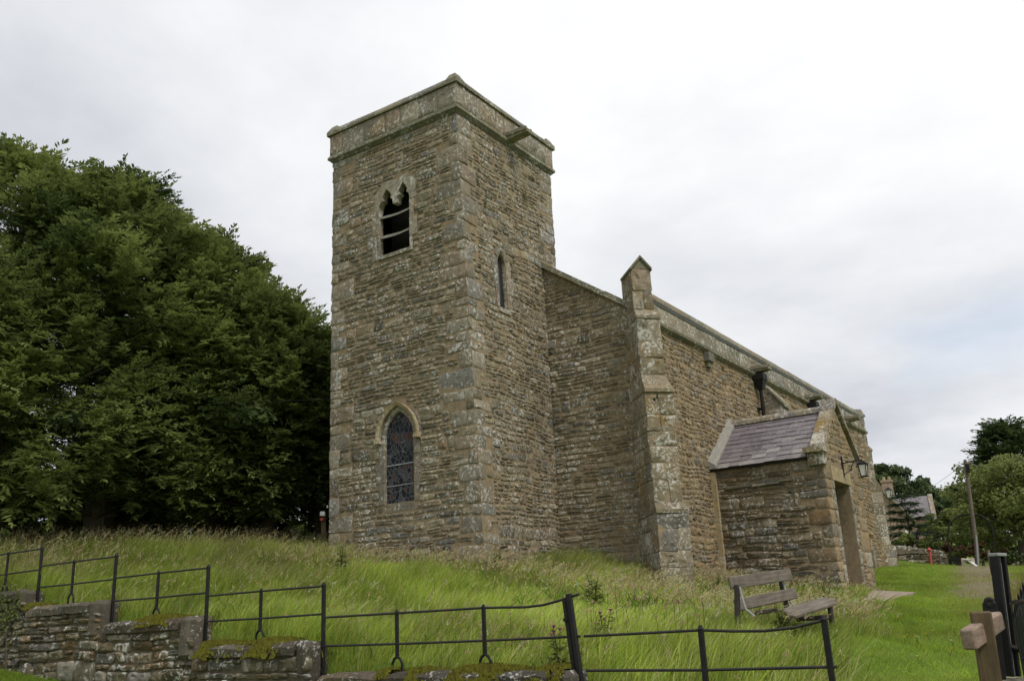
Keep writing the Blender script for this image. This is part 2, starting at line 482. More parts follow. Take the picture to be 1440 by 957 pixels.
class MB:
    """collects polygons; build() makes ONE mesh"""

    def __init__(s):
        s.v, s.f, s.c, s.big = [], [], [], []
        s.tint = None

    def add(s, verts, faces, col=None):
        n = len(s.v)
        s.v.extend([tuple(map(float, q)) for q in verts])
        if col is None:
            col = s.tint if s.tint else (random.random(), random.random(), random.random())
        for f in faces:
            s.f.append([n + i for i in f]); s.c.append(col)

    def hexa(s, p, col=None):
        """p: 8 corners, bottom 4 (ccw) then top 4"""
        s.add(p, [(0, 3, 2, 1), (4, 5, 6, 7), (0, 1, 5, 4), (1, 2, 6, 5), (2, 3, 7, 6), (3, 0, 4, 7)], col)

    def box(s, a, b, col=None, jit=0.0):
        p = [(a[0], a[1], a[2]), (b[0], a[1], a[2]), (b[0], b[1], a[2]), (a[0], b[1], a[2]),
             (a[0], a[1], b[2]), (b[0], a[1], b[2]), (b[0], b[1], b[2]), (a[0], b[1], b[2])]
        if jit:
            p = [[q + random.uniform(-jit, jit) for q in pp] for pp in p]
        s.hexa(p, col)

    def bevbox(s, c, ax, ay, az, hx, hy, hz, bv=0.02, col=None, jit=0.0):
        """box with chamfered edges in an arbitrary frame: centre, unit axes, half sizes"""
        c, ax, ay, az = map(lambda q: np.array(q, float), (c, ax, ay, az))
        b = min(bv, hx * .9, hy * .9, hz * .9)
        vs, key = [], {}
        for sx in (-1, 1):
            for sy in (-1, 1):
                for sz in (-1, 1):
                    j = np.random.uniform(-jit, jit, 3) if jit else 0
                    for kx in range(3):
                        o = [hx - b, hy - b, hz - b]; o[kx] = (hx, hy, hz)[kx]
                        key[(sx, sy, sz, kx)] = len(vs)
                        vs.append(c + ax * sx * o[0] + ay * sy * o[1] + az * sz * o[2] + j)
        F = []
        for sg in (-1, 1):
            F.append([key[(sg, a, b_, 0)] for a, b_ in ((-1, -1), (1, -1), (1, 1), (-1, 1))][::sg])
            F.append([key[(a, sg, b_, 1)] for a, b_ in ((-1, -1), (-1, 1), (1, 1), (1, -1))][::sg])
            F.append([key[(a, b_, sg, 2)] for a, b_ in ((-1, -1), (1, -1), (1, 1), (-1, 1))][::sg])
            for s2 in (-1, 1):
                F.append([key[(sg, s2, -1, 0)], key[(sg, s2, 1, 0)], key[(sg, s2, 1, 1)], key[(sg, s2, -1, 1)]])
                F.append([key[(sg, -1, s2, 0)], key[(sg, 1, s2, 0)], key[(sg, 1, s2, 2)], key[(sg, -1, s2, 2)]])
                F.append([key[(-1, sg, s2, 1)], key[(1, sg, s2, 1)], key[(1, sg, s2, 2)], key[(-1, sg, s2, 2)]])
                for s3 in (-1, 1):
                    F.append([key[(sg, s2, s3, 0)], key[(sg, s2, s3, 1)], key[(sg, s2, s3, 2)]])
        s.add(vs, F, col)

    def tube(s, path, r, n=8, col=None, caps=True):
        P = [np.array(p, float) for p in path]
        rs = r if isinstance(r, (list, tuple)) else [r] * len(P)
        vs = []
        ref = None
        for i, p in enumerate(P):
            t = P[min(i + 1, len(P) - 1)] - P[max(i - 1, 0)]
            t = t / (np.linalg.norm(t) + 1e-9)
            if ref is None:
                ref = np.array([0, 0, 1.]) if abs(t[2]) < .9 else np.array([1., 0, 0])
            a = ref - t * (ref @ t); a /= np.linalg.norm(a) + 1e-9
            ref = a
            b = np.cross(t, a)
            for k in range(n):
                an = 2 * math.pi * k / n
                vs.append(p + rs[i] * (math.cos(an) * a + math.sin(an) * b))
        F = []
        for i in range(len(P) - 1):
            for k in range(n):
                F.append((i * n + k, i * n + (k + 1) % n, (i + 1) * n + (k + 1) % n, (i + 1) * n + k))
        if caps:
            F.append(tuple(range(n))[::-1]); F.append(tuple((len(P) - 1) * n + k for k in range(n)))
        s.add(vs, F, col)

    def prism(s, poly, fr, d0, d1, col=None):
        """2D poly (u,v) extruded between depths d0<d1 in frame fr(u,v,d)"""
        n = len(poly)
        U = np.array(poly, float)
        a = fr(U[:, 0], U[:, 1], np.full(n, d0)); b = fr(U[:, 0], U[:, 1], np.full(n, d1))
        s.add(np.vstack([a, b]), [tuple(range(n))[::-1], tuple(range(n, 2 * n))] + [(i, (i + 1) % n, n + (i + 1) % n, n + i) for i in range(n)], col)

    def build(s, name, mat, parent=None, local=False, smooth=False):
        n0 = len(s.v)
        me = bpy.data.meshes.new(name)
        if not s.big:
            me.from_pydata(s.v, [], s.f)
            cols = np.array([(*c, 1) for c in s.c], np.float32)
            a = me.attributes.new('Col', 'FLOAT_COLOR', 'FACE')
            a.data.foreach_set('color', cols.ravel())
            if smooth:
                me.polygons.foreach_set('use_smooth', [True] * len(me.polygons))
        else:
            V = [np.array(s.v, np.float32).reshape(-1, 3)]
            off = n0
            loops = [np.array([i for f in s.f for i in f], np.int32)]
            sizes = [np.array([len(f) for f in s.f], np.int32)]
            cols = [np.array(s.c, np.float32).reshape(-1, 3)]
            sm = [np.zeros(len(s.f), bool)]
            for (v, f, c, smo) in s.big:
                V.append(np.asarray(v, np.float32))
                f = np.asarray(f, np.int32) + off
                off += len(v)
                loops.append(f.ravel()); sizes.append(np.full(len(f), f.shape[1], np.int32))
                cols.append(np.asarray(c, np.float32)); sm.append(np.full(len(f), smo))
            V = np.vstack(V); loops = np.concatenate(loops); sizes = np.concatenate(sizes); cols = np.vstack(cols); sm = np.concatenate(sm)
            me.vertices.add(len(V)); me.vertices.foreach_set('co', V.ravel())
            me.loops.add(len(loops)); me.loops.foreach_set('vertex_index', loops)
            me.polygons.add(len(sizes))
            st = np.concatenate([[0], np.cumsum(sizes)[:-1]]).astype(np.int32)
            me.polygons.foreach_set('loop_start', st)
            me.polygons.foreach_set('use_smooth', sm)
            me.update(calc_edges=True)
            a = me.attributes.new('Col', 'FLOAT_COLOR', 'FACE')
            a.data.foreach_set('color', np.hstack([cols, np.ones((len(cols), 1), np.float32)]).ravel())
        me.materials.append(mat if not isinstance(mat, str) else M[mat])
        return link(name, me, parent, local)


# ------------------------------------------------------------------ masonry
def planar(O, U, V):
    O, U, V = [np.array(q, float) for q in (O, U, V)]
    N = np.cross(U, V); N /= np.linalg.norm(N)

    def fr(u, v, d):
        u, v, d = np.asarray(u, float), np.asarray(v, float), np.asarray(d, float)
        return O + u[..., None] * U + v[..., None] * V + d[..., None] * N
    return fr


def bilinear(P00, P10, P11, P01, W, H0, H1):
    """u in 0..W, v in H0..H1"""
    P00, P10, P11, P01 = [np.array(q, float) for q in (P00, P10, P11, P01)]

    def fr(u, v, d):
        a = (np.asarray(u, float) / W)[..., None]; b = ((np.asarray(v, float) - H0) / (H1 - H0))[..., None]
        p = (1 - a) * (1 - b) * P00 + a * (1 - b) * P10 + a * b * P11 + (1 - a) * b * P01
        du = (1 - b) * (P10 - P00) + b * (P11 - P01)
        dv = (1 - a) * (P01 - P00) + a * (P11 - P10)
        n = np.cross(du, dv); n = n / np.linalg.norm(n, axis=-1, keepdims=True)
        return p + np.asarray(d, float)[..., None] * n
    return fr


def poly_iv(poly, v):
    xs = []
    n = len(poly)
    for i in range(n):
        (u0, v0), (u1, v1) = poly[i], poly[(i + 1) % n]
        if (v0 <= v) != (v1 <= v):
            xs.append(u0 + (v - v0) / (v1 - v0) * (u1 - u0))
    xs.sort()
    return [(xs[i], xs[i + 1]) for i in range(0, len(xs) - 1, 2)]


def iv_and(A, B):
    out = []
    for a in A:
        for b in B:
            lo, hi = max(a[0], b[0]), min(a[1], b[1])
            if hi > lo:
                out.append((lo, hi))
    return out


def iv_sub(A, B, pad=0.0):
    for b0, b1 in B:
        nA = []
        for a0, a1 in A:
            if b1 + pad <= a0 or b0 - pad >= a1:
                nA.append((a0, a1))
            else:
                if b0 - pad > a0: nA.append((a0, b0 - pad))
                if b1 + pad < a1: nA.append((b1 + pad, a1))
        A = nA
    return A


def inside(poly, u, v):
    return any(a <= u <= b for a, b in poly_iv(poly, v))


def stones_mesh(mb, fr, rects, depth=(0.012, 0.035), gap=0.012, jit=0.012, cut=(0.015, 0.04), wob=0.03, rough=0.008, seed=0, wfreq=1.3, cols=None):
    """rects: (n,4) u0,u1,v0,v1"""
    g = np.random.default_rng(seed)
    r = np.array(rects, float)
    if not len(r): return
    n = len(r)
    u0, u1, v0, v1 = r[:, 0] + gap / 2, r[:, 1] - gap / 2, r[:, 2] + gap / 2, r[:, 3] - gap / 2
    w_, h_ = u1 - u0, v1 - v0
    c = np.minimum(g.uniform(*cut, (n, 8)), 0.42 * np.minimum(w_, h_)[:, None])
    z = np.zeros(n)
    mid = g.uniform(0.35, 0.65, (n, 4))
    pu = np.stack([u0 + c[:, 0], u0 + w_ * mid[:, 0], u1 - c[:, 1], u1, u1, u1, u1 - c[:, 4], u0 + w_ * mid[:, 2], u0 + c[:, 5], u0, u0, u0], 1)
    pv = np.stack([v0, v0, v0, v0 + c[:, 2], v0 + h_ * mid[:, 1], v1 - c[:, 3], v1, v1, v1, v1 - c[:, 6], v0 + h_ * mid[:, 3], v0 + c[:, 7]], 1)
    lim = np.minimum(jit, 0.12 * h_)[:, None]
    pu = pu + g.uniform(-1, 1, pu.shape) * lim; pv = pv + g.uniform(-1, 1, pv.shape) * lim
    cu, cv = pu.mean(1, keepdims=True), pv.mean(1, keepdims=True)
    dep = g.uniform(*depth, (n, 1))

    def inset(dist):
        s = np.clip(1 - dist / np.maximum(np.minimum(w_, h_) / 2, 1e-3), 0.25, 1)[:, None]
        su = np.clip(1 - dist / np.maximum(w_ / 2, 1e-3), 0.3, 1)[:, None]
        sv = np.clip(1 - dist / np.maximum(h_ / 2, 1e-3), 0.3, 1)[:, None]
        return cu + (pu - cu) * su, cv + (pv - cv) * sv
    b = 0.006 if rough < 0.004 else 0.014
    a1 = inset(b * 0.25); a2 = inset(b)
    U = [pu, a1[0], a2[0], cu + (pu - cu) * .55, cu]
    Vv = [pv, a1[1], a2[1], cv + (pv - cv) * .5, cv]
    tilt_u = g.normal(0, rough, (n, 1)); tilt_v = g.normal(0, rough, (n, 1))

    def dd(uu, vv, base, nz):
        return base + tilt_u * (uu - cu) / (w_[:, None] / 2 + 1e-3) + tilt_v * (vv - cv) / (h_[:, None] / 2 + 1e-3) + g.normal(0, nz, uu.shape)
    D = [np.full(pu.shape, -0.012), dd(U[1], Vv[1], dep * .62, rough * .3), dd(U[2], Vv[2], dep, rough * .45), dd(U[3], Vv[3], dep + rough * .5, rough * .7), dd(U[4], Vv[4], dep + rough * .5, rough * .7)]
    Ua = np.concatenate(U, 1); Va = np.concatenate(Vv, 1); Da = np.concatenate(D, 1)
    if wob:
        Va = Va + wob * (np.sin(Ua * wfreq + Va * 0.7 + seed) * .6 + np.sin(Ua * 3.1 * wfreq - Va * 1.9 + seed * 2.) * .4)
    P = fr(Ua, Va, Da)
    nv = P.shape[1]
    base = (np.arange(n) * nv)[:, None, None]
    q = []
    for ring in range(3):
        for k in range(12):
            k2 = (k + 1) % 12
            q.append((ring * 12 + k, ring * 12 + k2, ring * 12 + 12 + k2, ring * 12 + 12 + k))
    tri = [(36 + k, 36 + (k + 1) % 12, 48) for k in range(12)]
    Q = (np.array(q)[None] + base).reshape(-1, 4)
    T = (np.array(tri)[None] + base).reshape(-1, 3)
    if cols is None:
        cols = g.random((n, 3))
        cols[:, 0] = np.clip(g.normal(.5, .26, n), 0, 1)
    V = P.reshape(-1, 3)
    mb.big.append((V, Q, np.repeat(cols, len(q), 0), True))
    mb.big.append((V, T, np.repeat(cols, 12, 0), True))


def courses(outline, excl=(), h=(0.09, 0.17), wd=(0.18, 0.48), seed=0, split=0.22, vmin=None, vmax=None, minw=0.07):
    g = np.random.default_rng(seed + 100)
    vs = [p[1] for p in outline]
    v = min(vs) if vmin is None else vmin
    top = max(vs) if vmax is None else vmax
    out = []
    while v < top - 0.04:
        hh = min(g.uniform(*h) * (g.uniform(1.3, 1.75) if g.random() < .13 else 1), top - v)
        if top - (v + hh) < 0.05: hh = top - v
        smp = [v + hh * f for f in (0.06, 0.5, 0.94)]
        A = [(-1e9, 1e9)]
        for s_ in smp:
            A = iv_and(A, poly_iv(outline, s_))
        for ex in excl:
            for s_ in smp:
                A = iv_sub(A, poly_iv(ex, s_), 0.004)
        for a0, a1 in A:
            u = a0
            first = True
            while u < a1 - minw:
                ww = g.uniform(*wd) * (0.75 + 0.5 * min(hh / h[1], 1))
                if first: ww *= g.uniform(.5, 1); first = False
                if a1 - (u + ww) < wd[0] * .6: ww = a1 - u
                if ww > wd[1] * 1.7:
                    ww = ww / 2
                if hh > h[0] * 1.25 and g.random() < split and ww > wd[0]:
                    fq = g.uniform(.4, .6)
                    out.append((u, u + ww, v, v + hh * fq)); out.append((u, u + ww, v + hh * fq, v + hh))
                else:
                    out.append((u, u + ww, v, v + hh))
                u += ww
        v += hh
    return out


def tri_region(mb, fr, outer, holes, d, grid=None, col=(.5, .5, .5)):
    pts, edges = [], []
    for loop in [outer] + list(holes):
        n0 = len(pts); n = len(loop)
        pts += [Vector(p) for p in loop]
        edges += [(n0 + i, n0 + (i + 1) % n) for i in range(n)]
    if grid:
        us = [p[0] for p in outer]; vs = [p[1] for p in outer]
        for u in np.arange(min(us) + grid, max(us), grid):
            for v in np.arange(min(vs) + grid, max(vs), grid):
                if inside(outer, u, v): pts.append(Vector((u, v)))
    r = delaunay_2d_cdt(pts, edges, [], 0, 1e-5)
    V = np.array([(p[0], p[1]) for p in r[0]])
    F = []
    for f in r[2]:
        cu, cv = V[list(f)].mean(0)
        if inside(outer, cu, cv + 1e-6) and not any(inside(h_, cu, cv + 1e-6) for h_ in holes):
            F.append(list(f))
    mb.add(fr(V[:, 0], V[:, 1], np.full(len(V), d)), F, col)


def reveal(mb, fr, loop, d0, d1, col=(.5, .5, .5)):
    U = np.array(loop, float); n = len(U)
    a = fr(U[:, 0], U[:, 1], np.full(n, d0)); b = fr(U[:, 0], U[:, 1], np.full(n, d1))
    mb.add(np.vstack([a, b]), [(i, (i + 1) % n, n + (i + 1) % n, n + i) for i in range(n)], col)


def plate(mb, fr, outer, holes, dfront, dback, col=None):
    col = col or (random.random(), random.random(), random.random())
    tri_region(mb, fr, outer, holes, dfront, None, col)
    for l in [outer] + list(holes):
        reveal(mb, fr, l, dfront, dback, col)


def arch(w_, z0, zs, za, n=10):
    """pointed arch outline around u=0, from right bottom, up and over to left bottom"""
    a, h = w_ / 2, za - zs
    rad = (a * a + h * h) / (2 * a)
    pts = [(a, z0)]
    th = math.acos(max(-1, min(1, (rad - a) / rad)))
    for i in range(n + 1):
        t = th * i / n
        pts.append((a - rad + rad * math.cos(t), zs + rad * math.sin(t)))
    left = [(-u, v) for u, v in pts[::-1]][1:]
    return pts + left


def offs(path, d):
    """offset an open path outward (left-hand travel order right->top->left: outward is to the right of travel)"""
    P = np.array(path, float)
    out = []
    for i in range(len(P)):
        a = P[max(i - 1, 0)]; b = P[min(i + 1, len(P) - 1)]
        t = (b - a) / (np.linalg.norm(b - a) + 1e-9)
        if 0 < i < len(P) - 1:
            t1 = (P[i] - a) / (np.linalg.norm(P[i] - a) + 1e-9); t2 = (b - P[i]) / (np.linalg.norm(b - P[i]) + 1e-9)
            c = max(0.5, math.sqrt(max(0, (1 + t1 @ t2) / 2)))
        else:
            c = 1
        out.append((P[i][0] + t[1] * d / c, P[i][1] - t[0] * d / c))
    return out


def shift(path, du):
    return [(u + du, v) for u, v in path]


def surround(mb, fr, path, widths, front=0.03, depth=0.3, jl=(0.25, 0.4), chamf=0.05, seed=0):
    """jamb and voussoir blocks round an open path; returns exclusion polygons"""
    g = random.Random(seed)
    P = [np.array(p, float) for p in path]
    # resample to short steps
    Q = [P[0]]
    for a, b in zip(P[:-1], P[1:]):
        L = np.linalg.norm(b - a); k = max(1, int(L / 0.06))
        for i in range(1, k + 1):
            Q.append(a + (b - a) * i / k)
    s = [0]
    for a, b in zip(Q[:-1], Q[1:]):
        s.append(s[-1] + np.linalg.norm(b - a))
    tot = s[-1]
    cuts = [0]
    while cuts[-1] < tot - jl[0] * .7:
        cuts.append(min(tot, cuts[-1] + g.uniform(*jl)))
    cuts[-1] = tot
    ex = []
    for bi in range(len(cuts) - 1):
        s0, s1 = cuts[bi] + (0.004 if bi else 0), cuts[bi + 1] - 0.004
        def atS(x):
            j = min(max(np.searchsorted(s, x) - 1, 0), len(Q) - 2)
            f = (x - s[j]) / max(s[j + 1] - s[j], 1e-6)
            return Q[j] + (Q[j + 1] - Q[j]) * f
        m = max(2, int((s1 - s0) / 0.08) + 1)
        seg = [atS(s0 + (s1 - s0) * i / (m - 1)) for i in range(m)]
        wd = widths[bi % len(widths)] * g.uniform(.9, 1.1)
        out = offs(seg, wd); ch = offs(seg, chamf)
        fr_ = front + g.uniform(-.006, .006)
        seg = np.array(seg); out = np.array(out); ch = np.array(ch)
        rows = [(out, -0.02), (out, fr_), (ch, fr_), (seg, fr_ - chamf), (seg, -depth)]
        V = np.vstack([fr(r_[:, 0], r_[:, 1], np.full(m, d_)) for r_, d_ in rows])
        F = []
        for k in range(4):
            for i in range(m - 1):
                F.append((k * m + i, k * m + i + 1, (k + 1) * m + i + 1, (k + 1) * m + i))
        F.append([k * m for k in range(5)]); F.append([k * m + m - 1 for k in range(5)][::-1])
        mb.add(V, F, (g.random(), g.random(), g.random()))
        ex.append([tuple(q) for q in seg] + [tuple(q) for q in out[::-1]])
    return ex


def quoins(lo, hi, edge, into, seed, first=0, hs=(0.17, 0.45)):
    """rects stacked along a wall end. edge: u of corner, into: +1/-1"""
    g = random.Random(seed)
    out, v, k = [], lo, first
    while v < hi - 0.05:
        h_ = min(g.uniform(*hs), hi - v)
        if hi - v - h_ < 0.15: h_ = hi - v
        ln = g.uniform(.38, .74) if k % 2 == 0 else g.uniform(.17, .34)
        if g.random() < .25: k += 1
        a, b = (edge, edge + into * ln) if into > 0 else (edge + into * ln, edge)
        out.append((a, b, v, v + h_))
        v += h_; k += 1
    return out


def rect_poly(r):
    return [(r[0], r[2]), (r[1], r[2]), (r[1], r[3]), (r[0], r[3])]


# ------------------------------------------------------------------ ground height
UP = [(-5.6, 12, 1.0), (-5.6, 7.3, 0.74), (-5.6, 6.2, 0.66), (-5.6, 3.8, 0.38), (-5.6, 1.5, 0.03), (-5.6, -.8, -.36), (-5.6, -3.5, -.78),
      (-5.6, -5.8, -1.02), (-5.6, -8.5, -1.25), (-7, -9.0, -1.4), (0, -.4, .72), (0, 3.8, 1.17), (3.3, -.5, .85), (3.3, -2, .46), (2.5, -3.2, .10), (6.5, -2.6, .30), (6.5, -5.2, .06),
      (9.55, -5.3, .06), (12, -2.6, .45), (22.5, -2.6, 1.1), (21.8, -3.6, 1.1), (24, -2.4, 1.5), (26.4, -4.2, .95), (26.7, -5.7, .95), (32.5, -4.1, 1.25), (34.6, -4.8, 1.5),
      (-3.8, -6.8, -.60), (-2.3, -7.5, -.58), (-1.2, -5.2, -.35), (-2.5, -1.5, .15), (-2.8, 3, .6), (-2.5, -4, -.32), (10.8, -7.0, .12), (7.6, -7.0, -.22), (3, -7.5, -.45), (11, -8.4, .15), (18, -5.5, .6), (-4.7, -9.0, -1.08), (-1.4, -8.2, -.78),
      (-.2, 5.3, 1.25), (-4.1, 10, 1.45), (-1, 9, 1.6), (-2, 14, 1.8), (5, 9, 1.6), (5, 20, 2.2), (-8, 16, 1.4), (-5, 40, 3), (10, 3, 1.6), (15, 8, 1.6),
      (50, 0, 2.4), (85, 5, 4.2), (120, 20, 8), (120, -40, 5), (60, -30, 1.5), (60, 60, 6), (0, 80, 4), (0, -14, -.8), (15, -14, .1), (30, -12, 1.0), (8, -40, 0),
      (-15, -11.2, -1.95), (-25, -11, -2.1), (-15, -30, -2.2), (-9, -13, -1.5), (-11, -8.5, -1.75), (-60, 0, -2.5), (-60, 60, 0), (-60, -60, -3), (60, -80, 2), (-40, 30, -.5)]
LOW = [(-6.3, 8.5, -.35), (-6.3, 6, -.56), (-6.3, 3.7, -.86), (-6.3, 0, -1.4), (-6.3, -4, -1.62), (-6.3, -7, -1.5), (-6.3, -8.6, -1.4), (-7, -9, -1.42), (-6.3, 12, .1), (-9, 4, -1.3), (-9, 10, -.6),
       (-15, -11.2, -1.95), (-25, -11, -2.1), (-15, 10, -1.4), (-15, -30, -2.2), (-11, -8.5, -1.75), (-9, -13, -1.5), (-60, 0, -2.5), (-60, 60, 0), (-60, -60, -3), (-40, 30, -.5), (-8, 30, 1.5)]


def rbf(ctrl):
    c = np.array(ctrl, float); n = len(c)
    d_ = np.hypot(c[:, None, 0] - c[None, :, 0], c[:, None, 1] - c[None, :, 1])
    A = np.zeros((n + 1, n + 1)); A[:n, :n] = d_; A[:n, n] = 1; A[n, :n] = 1
    A[:n, :n] -= np.eye(n) * 0.02
    s = np.linalg.solve(A, np.r_[c[:, 2], 0])

    def f(x, y):
        x = np.asarray(x, float); y = np.asarray(y, float)
        o = np.full(x.shape, s[n])
        for i in range(n):
            o = o + s[i] * np.hypot(x - c[i, 0], y - c[i, 1])
        return o
    return f


fU, fL = rbf(UP), rbf(LOW)


def sstep(x, a, b):
    t = np.clip((x - a) / (b - a), 0, 1)
    return t * t * (3 - 2 * t)


def H(x, y):
    x = np.asarray(x, float); y = np.asarray(y, float)
    u, l = fU(x, y), fL(x, y)
    s = sstep(x, -5.90, -5.66)
    right = sstep(-y, 7.6, 9.2)          # no step beyond the end of the wall
    s = s + (1 - s) * right
    h = l * (1 - s) + u * s
    return h + 0.02 * np.sin(x * 2.3 + y * 1.1) * np.sin(y * 2.9 - x * .7)


def Hs(x, y):
    return float(H(np.array([x]), np.array([y]))[0])


PATH = np.array([(-9, -11.3), (-4, -10.6), (2, -9.4), (8, -7.9), (13, -7.2), (19, -6.2), (26.5, -5.0), (34, -5.2)])


def path_d(x, y):
    best = np.full(np.shape(x), 1e9)
    for a, b in zip(PATH[:-1], PATH[1:]):
        d_ = b - a; L = d_ @ d_
        t = np.clip(((x - a[0]) * d_[0] + (y - a[1]) * d_[1]) / L, 0, 1)
        best = np.minimum(best, np.hypot(x - a[0] - t * d_[0], y - a[1] - t * d_[1]))
    return best


def ground():
    xs = np.unique(np.concatenate([np.linspace(-400, -60, 8), np.arange(-60, -16, 4), np.arange(-16, -6.4, .5), np.arange(-6.4, -5.4, .08), np.arange(-5.4, 14, .35), np.arange(14, 40, .8), np.arange(40, 140, 6), np.linspace(140, 900, 8)]))
    ys = np.unique(np.concatenate([np.linspace(-600, -80, 8), np.arange(-80, -16, 6), np.arange(-16, 14, .35), np.arange(14, 40, 1.5), np.arange(40, 140, 8), np.linspace(140, 900, 8)]))
    X, Y = np.meshgrid(xs, ys, indexing='ij')
    Xc, Yc = np.clip(X, -60, 120), np.clip(Y, -80, 80)
    Z = H(Xc, Yc)
    V = np.stack([X, Y, Z], -1).reshape(-1, 3)
    nx, ny = len(xs), len(ys)
    I = np.arange(nx * ny).reshape(nx, ny)
    F = np.stack([I[:-1, :-1], I[1:, :-1], I[1:, 1:], I[:-1, 1:]], -1).reshape(-1, 4)
    pd = path_d(V[:, 0], V[:, 1])
    pm = np.clip(1.5 - pd / 1.0, 0, 1) * sstep(V[:, 0], 1, 11)
    me = bpy.data.meshes.new('ground')
    me.from_pydata(V.tolist(), [], F.tolist())
    me.polygons.foreach_set('use_smooth', [True] * len(F))
    a = me.attributes.new('pathmask', 'FLOAT', 'POINT')
    a.data.foreach_set('value', pm.astype(np.float32))
    m, t, b = mat_new('grassy ground with worn gravel path')
    tcn = nd(t, 'ShaderNodeTexCoord')
    n_1 = noise(t, 0.7, 5, 0.6, tcn.outputs['Object'])
    n_2 = noise(t, 22, 4, 0.65, tcn.outputs['Object'])
    c1 = ramp(t, [(0.3, (0.085, 0.135, 0.018)), (0.55, (0.13, 0.185, 0.026)), (0.75, (0.18, 0.215, 0.045))])
    t.links.new(n_1.outputs['Fac'], c1.inputs[0])
    v = maprange(t, n_2.outputs['Fac'], 0.25, 0.75, 0.55, 1.4)
    c2 = mixc(t, 1.0, c1.outputs[0], v.outputs[0], 'MULTIPLY')
    pa = nd(t, 'ShaderNodeAttribute', attribute_name='pathmask')
    n_3 = noise(t, 1.5, 6, 0.7, tcn.outputs['Object'])
    ad = nd(t, 'ShaderNodeMath', operation='MULTIPLY_ADD')
    t.links.new(n_3.outputs['Fac'], ad.inputs[0]); ad.inputs[1].default_value = 1.5
    sub = nd(t, 'ShaderNodeMath', operation='ADD'); sub.inputs[1].default_value = -1.15
    t.links.new(pa.outputs['Fac'], sub.inputs[0]); t.links.new(sub.outputs[0], ad.inputs[2])
    pf = maprange(t, ad.outputs[0], 0.2, 0.55)
    n_4 = noise(t, 45, 3, 0.6, tcn.outputs['Object'])
    g1 = ramp(t, [(0.3, (0.12, 0.095, 0.06)), (0.7, (0.27, 0.225, 0.16))])
    t.links.new(n_4.outputs['Fac'], g1.inputs[0])
    c3 = mixc(t, pf.outputs[0], c2.outputs[0], g1.outputs[0])
    t.links.new(c3.outputs[0], b.inputs['Base Color'])
    b.inputs['Roughness'].default_value = 0.95
    b.inputs['Specular IOR Level'].default_value = 0.1
    bump(t, b, n_2.outputs['Fac'], 0.7, 0.04)
    me.materials.append(m)
    o = link('ground', me)
    tag(o, 'sloping green churchyard ground with a worn gravel path', 'ground', kind='structure')


ground()

# ------------------------------------------------------------------ the church
TW, TE, TH = 3.84, 3.99, 10.82          # tower width (y), depth (x), wall height
XW, YN, XE = 3.345, -2.5, 22.5          # nave west wall, south wall, east end
YNN = 6.34                              # nave north wall
XP0, XP1, YP = 6.54, 9.55, -5.22        # porch
church = thing('church', 'small stone church with a square west tower, long nave and slate-roofed porch', 'church', (4, 1.9, 0.7))

# ---- tower walls
mb = MB()
mw = MB()
# west face: u = 3.84 - y so that u grows to the right seen from outside
frW = bilinear((0, TW + .02, 0), (0, -.40, 0), (0, 0, TH), (0, TW, TH), 1.0, 0, TH)


def west(u, v, d):          # u given as real y
    v = np.asarray(v, float)
    y0 = -.40 * (1 - v / TH); y1 = TW + .02 * (1 - v / TH)
    # keep y real: only the end of the face moves
    yy = np.asarray(u, float)
    yy = np.where(yy < 1.0, 1.0 - (1.0 - yy) * (1.0 - y0) / 1.0, yy)
    d = np.asarray(d, float)
    return np.stack([-d, yy, v + 0 * yy], -1)


frS = bilinear((0, -.40, 0), (TE, 0, 0), (TE, 0, TH), (0, 0, TH), TE, 0, TH)
frN = planar((TE, TW, 0), (-1, 0, 0), (0, 0, 1))
frE = planar((TE, 0, 0), (0, 1, 0), (0, 0, 1))
# openings on the west face (u = y)
belf = [(1.40, 7.92), (1.40, 9.20), (1.425, 9.29), (1.49, 9.315), (1.46, 9.40), (1.50, 9.48), (1.60, 9.60), (1.69, 9.49), (1.735, 9.41), (1.70, 9.33), (1.765, 9.29), (1.785, 9.14),
        (1.895, 9.14), (1.915, 9.27), (1.98, 9.31), (1.95, 9.38), (1.99, 9.46), (2.09, 9.57), (2.19, 9.45), (2.225, 9.37), (2.19, 9.30), (2.28, 9.27), (2.33, 9.18), (2.33, 7.92)]
win = shift(arch(0.79, 2.25, 3.62, 4.20), 1.79)
ex_w = []
head_outer = [(1.22, 9.12), (1.22, 9.55), (1.45, 9.80), (1.75, 9.72), (2.15, 9.78), (2.46, 9.50), (2.46, 9.10)]
sur = MB()
# belfry: one-piece cusped head, jamb blocks, sill
headhole = belf[1:-1]
hp = [(1.22, 9.12)] + [(1.40, 9.12)] + [(u, v) for u, v in belf[1:-1]] + [(2.33, 9.10), (2.46, 9.10)] + head_outer[::-1][1:-1] + [(1.22, 9.5)]
# the head as a simple polygon (concave): jamb foot -> inner outline -> outer outline
plate(sur, west, hp, [], 0.016, -0.16, (0.75, .5, .2))
ex_w.append([(1.2, 9.08), (1.2, 9.55), (1.45, 9.82), (2.15, 9.8), (2.48, 9.5), (2.48, 9.08)])
g = random.Random(3)
for side, e0 in ((1, 2.33), (-1, 1.40)):
    v = 7.84
    k = 0
    while v < 9.09:
        h_ = min(g.uniform(.3, .48), 9.10 - v)
        if 9.10 - v - h_ < .12: h_ = 9.10 - v
        ww = ((.20, .34) if side > 0 else (.11, .2))[k % 2] + g.uniform(-.03, .03)
        a, b = (e0, e0 + ww) if side > 0 else (e0 - ww, e0)
        sur.tint = (g.random(), g.random(), g.random() * .5 if side > 0 else 1.0)
        sur.prism([(a, v + .004), (b, v + .004), (b, v + h_ - .004), (a, v + h_ - .004)], west, -0.13, 0.022 + g.uniform(-.005, .008))
        ex_w.append([(a, v), (b, v), (b, v + h_), (a, v + h_)])
        v += h_; k += 1
sur.tint = None
